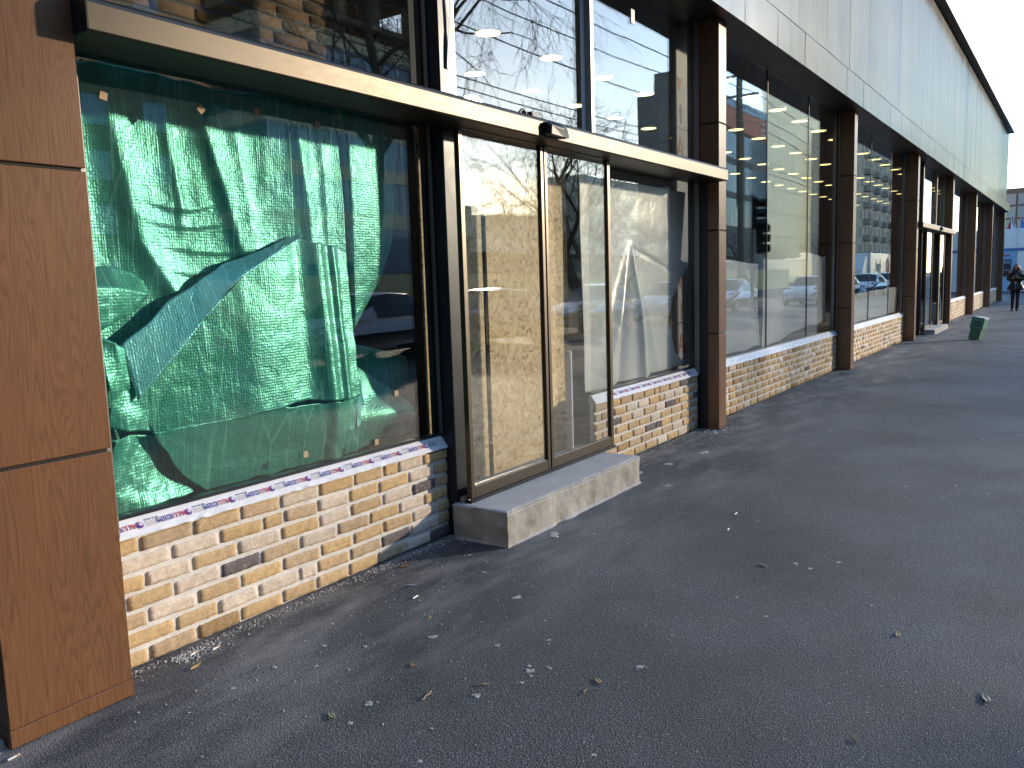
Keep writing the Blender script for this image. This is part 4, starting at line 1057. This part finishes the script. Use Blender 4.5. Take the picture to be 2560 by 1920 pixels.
M['far_wall']=simple('far_wall',(.78,.70,.56),.85,0,.1,.2)
for k,(x,y,w_,dd,h_) in enumerate(((150,-150,40,20,20),(196,-140,34,20,19),(120,-165,26,20,23),(235,-150,60,20,22),(240,-128,44,14,33))):  # blocks added to cover the bright low sky mirrored in the glass
    fb=empty('far_sky_mask',(x,y,0),('pale block of flats added far across the street to mask bright low sky','low wide pale block added far across the street to mask bright low sky','narrow tall pale block added far across the street to mask bright low sky','long pale block added farthest along the street to mask bright low sky','small pale block added far behind the trees to mask bright low sky')[k],'building')
    mb=MB(); mb.box(x-w_/2,x+w_/2,y-dd/2,y+dd/2,0,h_); build_in(mb,'wall',M['far_wall'],fb)
    mb=MB()
    for r in range(int(h_/3)):
        for c in range(int(w_/4)): mb.box(x-w_/2+1+4*c,x-w_/2+2.8+4*c,y+dd/2-.02,y+dd/2+.05,1.2+3*r,2.7+3*r)
    build_in(mb,'window',M['blue_glass'],fb)
# bare trees
def tree(x,y,h,seed,lb,trunk_r=.22,fork=.34,spread=.75,droop=0,levels=6,nb=3,lean=(0,0),minz=0):
    rr=random.Random(seed)
    t=empty('bare_tree',(x,y,0),lb,'tree','bare winter trees along the street')
    tr=MB(); cr=MB()
    def grow(p,d,L,r,lev):
        pts=[p]; q=p; dd=d.copy(); n=4 if lev<3 else 3
        for k in range(n):
            dd=(dd+Vector((rr.gauss(0,.13),rr.gauss(0,.13),rr.gauss(0,.10)+(.05 if lev<4 else -.10*droop)))).normalized()
            q=q+dd*(L/n); pts.append(q)
        r1=r*.62
        mbx=tr if lev==0 else cr
        mbx.tube(pts,[r+(r1-r)*k/n for k in range(n+1)],7 if lev<2 else (5 if lev<4 else 3),caps=False)
        if lev>=levels: return
        m=nb+(1 if lev in(0,1) else 0)+(1 if lev>=4 else 0)
        for k in range(m):
            if minz and lev>=2 and pts[-1].z<minz: break
            tt=1.0 if k==0 else rr.uniform(.35,1.0)
            bp=pts[min(n,max(1,int(tt*n+.5)))]
            ax=dd.cross(Vector((rr.gauss(0,1),rr.gauss(0,1),rr.gauss(0,.4)))).normalized()
            ang=rr.uniform(.18,.4) if k==0 else rr.uniform(.5,1.0)*spread*1.2
            nd=(Quaternion(ax,ang)@dd); nd.z+= -.22*droop*(lev>=2) + (.12 if lev<2 else 0); nd.normalize()
            grow(bp,nd,L*rr.uniform(.58,.82)*(1 if lev else .9),max(.004 if levels<6 else .0085,r1*rr.uniform(.55,.85)),lev+1)
    grow(Vector((x,y,0)),Vector((lean[0],lean[1],1)).normalized(),h*fork,trunk_r,0)
    build_in(tr,'trunk',M['bark'],t,smooth=True); build_in(cr,'crown',M['bark'],t,smooth=True)
    return t
tree(33.8,-16,10.5,5,'bare tree with a stout forked trunk reflected in the right glass door',.33,.40,.8)
tree(46.0,-27.5,14,8,'bushy bare tree behind the hoarding, reflected in the left glass door',.26,.28,.9)
tree(24,-20,21,21,'tall bare tree with drooping twigs across the road',.36,.42,.95,1.2,6,3,(0,0),7.6)
tree(62,-17,9,33,'bare tree farther along the street',.2,.35,.9,0,5)
tree(48,-20,8,35,'bare tree before the timber hoarding',.2,.35,.9,0,6)
tree(82,-16,8,37,'bare tree in front of the office block',.2,.33,.9,0,5)
tree(108,-14,9,39,'bare tree far along the street',.2,.33,.9,0,5)

# poles and cables
pl=empty('utility_pole',(42.5,-11,0),'tall concrete pole carrying cables','pole')
mb=MB(); mb.tube([(42.5,-11,0),(42.5,-11,13)],[.22,.13],10); build_in(mb,'shaft',M['raw_concrete'],pl)
mb=MB(); 
for z in (10.6,11.6,12.4): mb.box(42.42,42.58,-11.9,-10.1,z,z+.09)
build_in(mb,'cross_arm',M['trim'],pl)
for k,(y0,z0,s) in enumerate(((-10.3,10.7,.5),(-11.7,10.75,.6),(-10.4,11.7,.4),(-11.6,12.5,.5),(-10.2,9.2,.8),(-12.5,8.4,.4),(-12.6,8.1,.4))):
    mb=MB()
    for xa,xb in ((4,42.5),(42.5,90),(90,140)):
        mb.tube([(xa+(xb-xa)*i/16,y0,z0-4*s*(i/16)*(1-i/16)) for i in range(17)],.022,5)
    tag(build_in(mb,'cable',M['black'],None),'overhead cable strung along the street','cable','overhead cables along the street')
# street signal
tl=empty('traffic_light',(31,-6.6,0),'traffic light with two signal heads on a post by the kerb','traffic light')
mb=MB(); mb.tube([(31,-6.6,0),(31,-6.6,4.6)],.06,10); build_in(mb,'post',M['trim'],tl)
for (xx,z0) in ((30.75,3.3),(31.3,2.4)):
    mb=MB(); mb.box(xx-.2,xx+.2,-6.5,-6.25,z0,z0+1.15); hdv=build_in(mb,'signal_head',M['black'],tl,bevel=.03)
    mb=MB()
    for k in range(3): mb.tube([(xx,-6.25,z0+.2+.37*k),(xx,-6.0,z0+.19+.37*k)],[.15,.15],10,caps=False); mb.tube([(xx,-6.25,z0+.2+.37*k),(xx,-6.24,z0+.2+.37*k)],.13,10)
    build_in(mb,'visor',M['black'],hdv)

# parked cars
def car_proto(paint,name,label,van=False):
    c=empty(name,(0,0,0),label,'car','cars parked along the kerb')
    # stations along x (front at -x): x, half width, underside, belt height, roof height, roof half width
    S=[(-2.12,.58,.34,.52,.56,.50),(-2.05,.74,.26,.62,.68,.62),(-1.75,.82,.22,.72,.80,.70),(-1.15,.85,.22,.84,.90,.72),(-.85,.86,.22,.90,.97,.70),(-.15,.86,.22,.93,1.42,.58),(.45,.86,.22,.94,1.48,.60),(1.15,.86,.22,.95,1.44,.58),(1.75,.84,.24,.97,1.18,.62),(1.98,.80,.28,.95,1.02,.68),(2.10,.70,.36,.80,.84,.60)]
    if van: S=[(-2.12,.62,.34,.6,.66,.55),(-2.02,.80,.26,.8,.92,.70),(-1.6,.86,.22,1.0,1.15,.74),(-1.2,.88,.22,1.08,1.85,.72),(-.6,.88,.22,1.1,2.0,.76),(.6,.88,.22,1.1,2.02,.77),(1.9,.88,.22,1.1,2.0,.77),(2.08,.86,.28,1.1,1.9,.74)]
    rings=[]
    for x,w,zb,zl,zr,rw in S:
        half=[(0,zb),(w*.86,zb),(w,zb+.12),(w*1.01,(zb+zl)*.5+.06),(w*.97,zl),(rw+(w*.97-rw)*.45,zl+(zr-zl)*.55),(rw,zr-.03),(rw*.8,zr),(0,zr+.015)]
        rings.append([(x,-y,z) for y,z in half]+[(x,y,z) for y,z in half[-2:0:-1]])
    b=MB(); gl=MB(); n=len(rings[0])
    for i in range(len(rings)-1):
        for j in range(n):
            q=[rings[i][j],rings[i+1][j],rings[i+1][(j+1)%n],rings[i][(j+1)%n]]
            zr=(S[i][4]+S[i+1][4])/2; jj=j if j<8 else n-1-j
            side=jj in (4,5) and S[i][4]-S[i][3]>.2 and S[i+1][4]-S[i+1][3]>.1
            screen=jj in (5,6,7) and abs(S[i+1][4]-S[i][4])>.2
            (gl if (side or screen) else b).add(q,[(0,1,2,3)])
    b.add(rings[0],[tuple(range(n))]); b.add(rings[-1],[tuple(range(n))])
    ob=b.build('body',paint,c,smooth=True); ob.modifiers.new('w','WELD').merge_threshold=.002
    og=gl.build('window',M['car_glass'],c,smooth=True)
    for wx in (-1.32,1.28):
        for s in (-1,1):
            w=MB(); w.tube([(wx,s*.70,.315),(wx,s*.87,.315)],.315,20); wo=w.build('wheel',M['rubber'],c)
            w=MB(); w.tube([(wx,s*.865,.315),(wx,s*.885,.315)],.20,16)
            for k in range(7):
                a=2*PI*k/7; w.tube([(wx,s*.885,.315),(wx+.2*math.cos(a),s*.89,.315+.2*math.sin(a))],.022,5)
            w.build('rim',M['chrome'],wo)
    for s in (-1,1):
        w=MB(); w.loft([[(-2.10,s*.45,.58),(-2.10,s*.68,.58),(-2.06,s*.70,.70),(-2.06,s*.46,.69)],[(-1.80,s*.45,.66),(-1.80,s*.80,.66),(-1.76,s*.79,.80),(-1.80,s*.46,.79)]]); w.build('headlight',M['headlight'],c)
    w=MB(); w.box(-2.15,-2.10,-.26,.26,.38,.49); w.build('number_plate',M['white'],c)
    return c
cars={'s':car_proto(M['carpaint_silver'],'parked_car','silver hatchback parked nearest the glass doors'),'w':car_proto(M['carpaint_white'],'parked_car','white car parked along the kerb'),'d':car_proto(M['carpaint_dark'],'parked_car','dark car parked along the kerb')}
used=set()
for k,x,y,lb in (('d',7.2,-9.3,'dark car parked first in the row'),('w',13.0,-9.4,'white car parked second in the row'),('d',17.4,-9.6,'dark car parked behind the silver hatchback in the reflection'),('s',23.2,-9.5,None),('w',29.8,-9.3,'white car parked past the silver hatchback'),('s',36.0,-9.4,'silver car parked near the traffic light'),('w',44.5,-7.9,'white car parked by the utility pole'),('d',51,-8.0,'dark car parked past the utility pole'),('s',58,-8.0,'silver car far down the row'),('w',65,-8.1,'white car far down the row'),('s',74,-8.1,'silver car at the far end of the row')):
    o=cars[k] if k not in used else copy_tree(cars[k]); used.add(k)
    o.location=(x,y,0); o.rotation_euler=(0,0,R.uniform(-.03,.03)+(.15 if k=='s' and x==23.2 else 0))
    if lb: o['label']=lb
# delivery truck with a plain red parcel mark
dv=empty('delivery_truck',(82,-12.6,0),'white delivery truck with a red cube mark on its side','truck')
mb=MB(); mb.box(77,87.5,-14,-11.6,.9,3.2); build_in(mb,'cargo_box',M['carpaint_white'],dv,bevel=.04)
mb=MB(); mb.extrude([(75.2,.6),(77,.6),(77,2.9),(76.2,2.9),(75.3,1.8)],'y',-13.9,-11.7); build_in(mb,'cab',M['carpaint_white'],dv,bevel=.05)
mb=MB(); hx=[(84.6+.8*math.cos(PI/6+PI*k/3),2.05+.8*math.sin(PI/6+PI*k/3)) for k in range(6)]
mb.extrude(hx,'y',-11.59,-11.57,(.55,.02,.05)); 
for k in (0,2,4): mb.tube([(84.6,-11.56,2.05),(84.6+.72*math.cos(PI/2+2*PI*k/6),-11.56,2.05+.72*math.sin(PI/2+2*PI*k/6))],.035,5,(.75,.72,.72))
mb.add(*text_mesh('dpd',1.5,.01),col=(.32,.30,.30),M=Matrix.Translation((80.5,-11.57,1.6))@FW); build_in(mb,'side_mark',M['col'],dv)
for wx in (76.2,84.5,86):
    for yy in (-13.8,-11.8): 
        mb=MB(); mb.tube([(wx,yy-.12,.5),(wx,yy+.12,.5)],.5,16); build_in(mb,'wheel',M['rubber'],dv)

# ------------------------------------------------------------------ light and camera
SUN_AZ=math.radians(36.8); SUN_EL=math.radians(11.4)
d=Vector((math.cos(SUN_AZ)*math.cos(SUN_EL),-math.sin(SUN_AZ)*math.cos(SUN_EL),math.sin(SUN_EL)))
sd=bpy.data.lights.new('sun','SUN'); sd.energy=1.25; sd.angle=math.radians(1.8); sd.color=(1.0,.84,.64)
so2=bpy.data.objects.new('sun',sd); COL.objects.link(so2); so2.rotation_euler=d.to_track_quat('Z','Y').to_euler(); so2.location=(0,0,30)
w=bpy.data.worlds.new('World'); sc.world=w; w.use_nodes=True
nt=w.node_tree; bg=nt.nodes['Background']
sky=nt.nodes.new('ShaderNodeTexSky'); sky.sky_type='NISHITA'; sky.sun_disc=False
sky.sun_elevation=SUN_EL; sky.sun_rotation=math.atan2(d.x,d.y); sky.air_density=1.0; sky.dust_density=.18; sky.ozone_density=2.5
nt.links.new(sky.outputs[0],bg.inputs[0]); bg.inputs[1].default_value=.15

cd=bpy.data.cameras.new('camera'); cam=bpy.data.objects.new('camera',cd); COL.objects.link(cam)
f=Vector((0.81738193,0.56307229,-0.12180465)); u=Vector((0.11815241,0.04308844,0.99206018)); r=Vector((0.56384997,-0.82528358,-0.03130863))
cam.matrix_world=Matrix(((r.x,u.x,-f.x,0),(r.y,u.y,-f.y,-3.11126),(r.z,u.z,-f.z,1.62),(0,0,0,1)))
cd.sensor_width=36; cd.lens=29.0667; cd.clip_end=2000; cd.clip_start=.05
sc.camera=cam
sc.view_settings.view_transform='Standard'; sc.view_settings.look='None'; sc.view_settings.exposure=2.0; sc.view_settings.gamma=1
sc.cycles.max_bounces=10; sc.cycles.transparent_max_bounces=24; sc.cycles.glossy_bounces=5; sc.cycles.diffuse_bounces=3
sc.cycles.sample_clamp_indirect=6
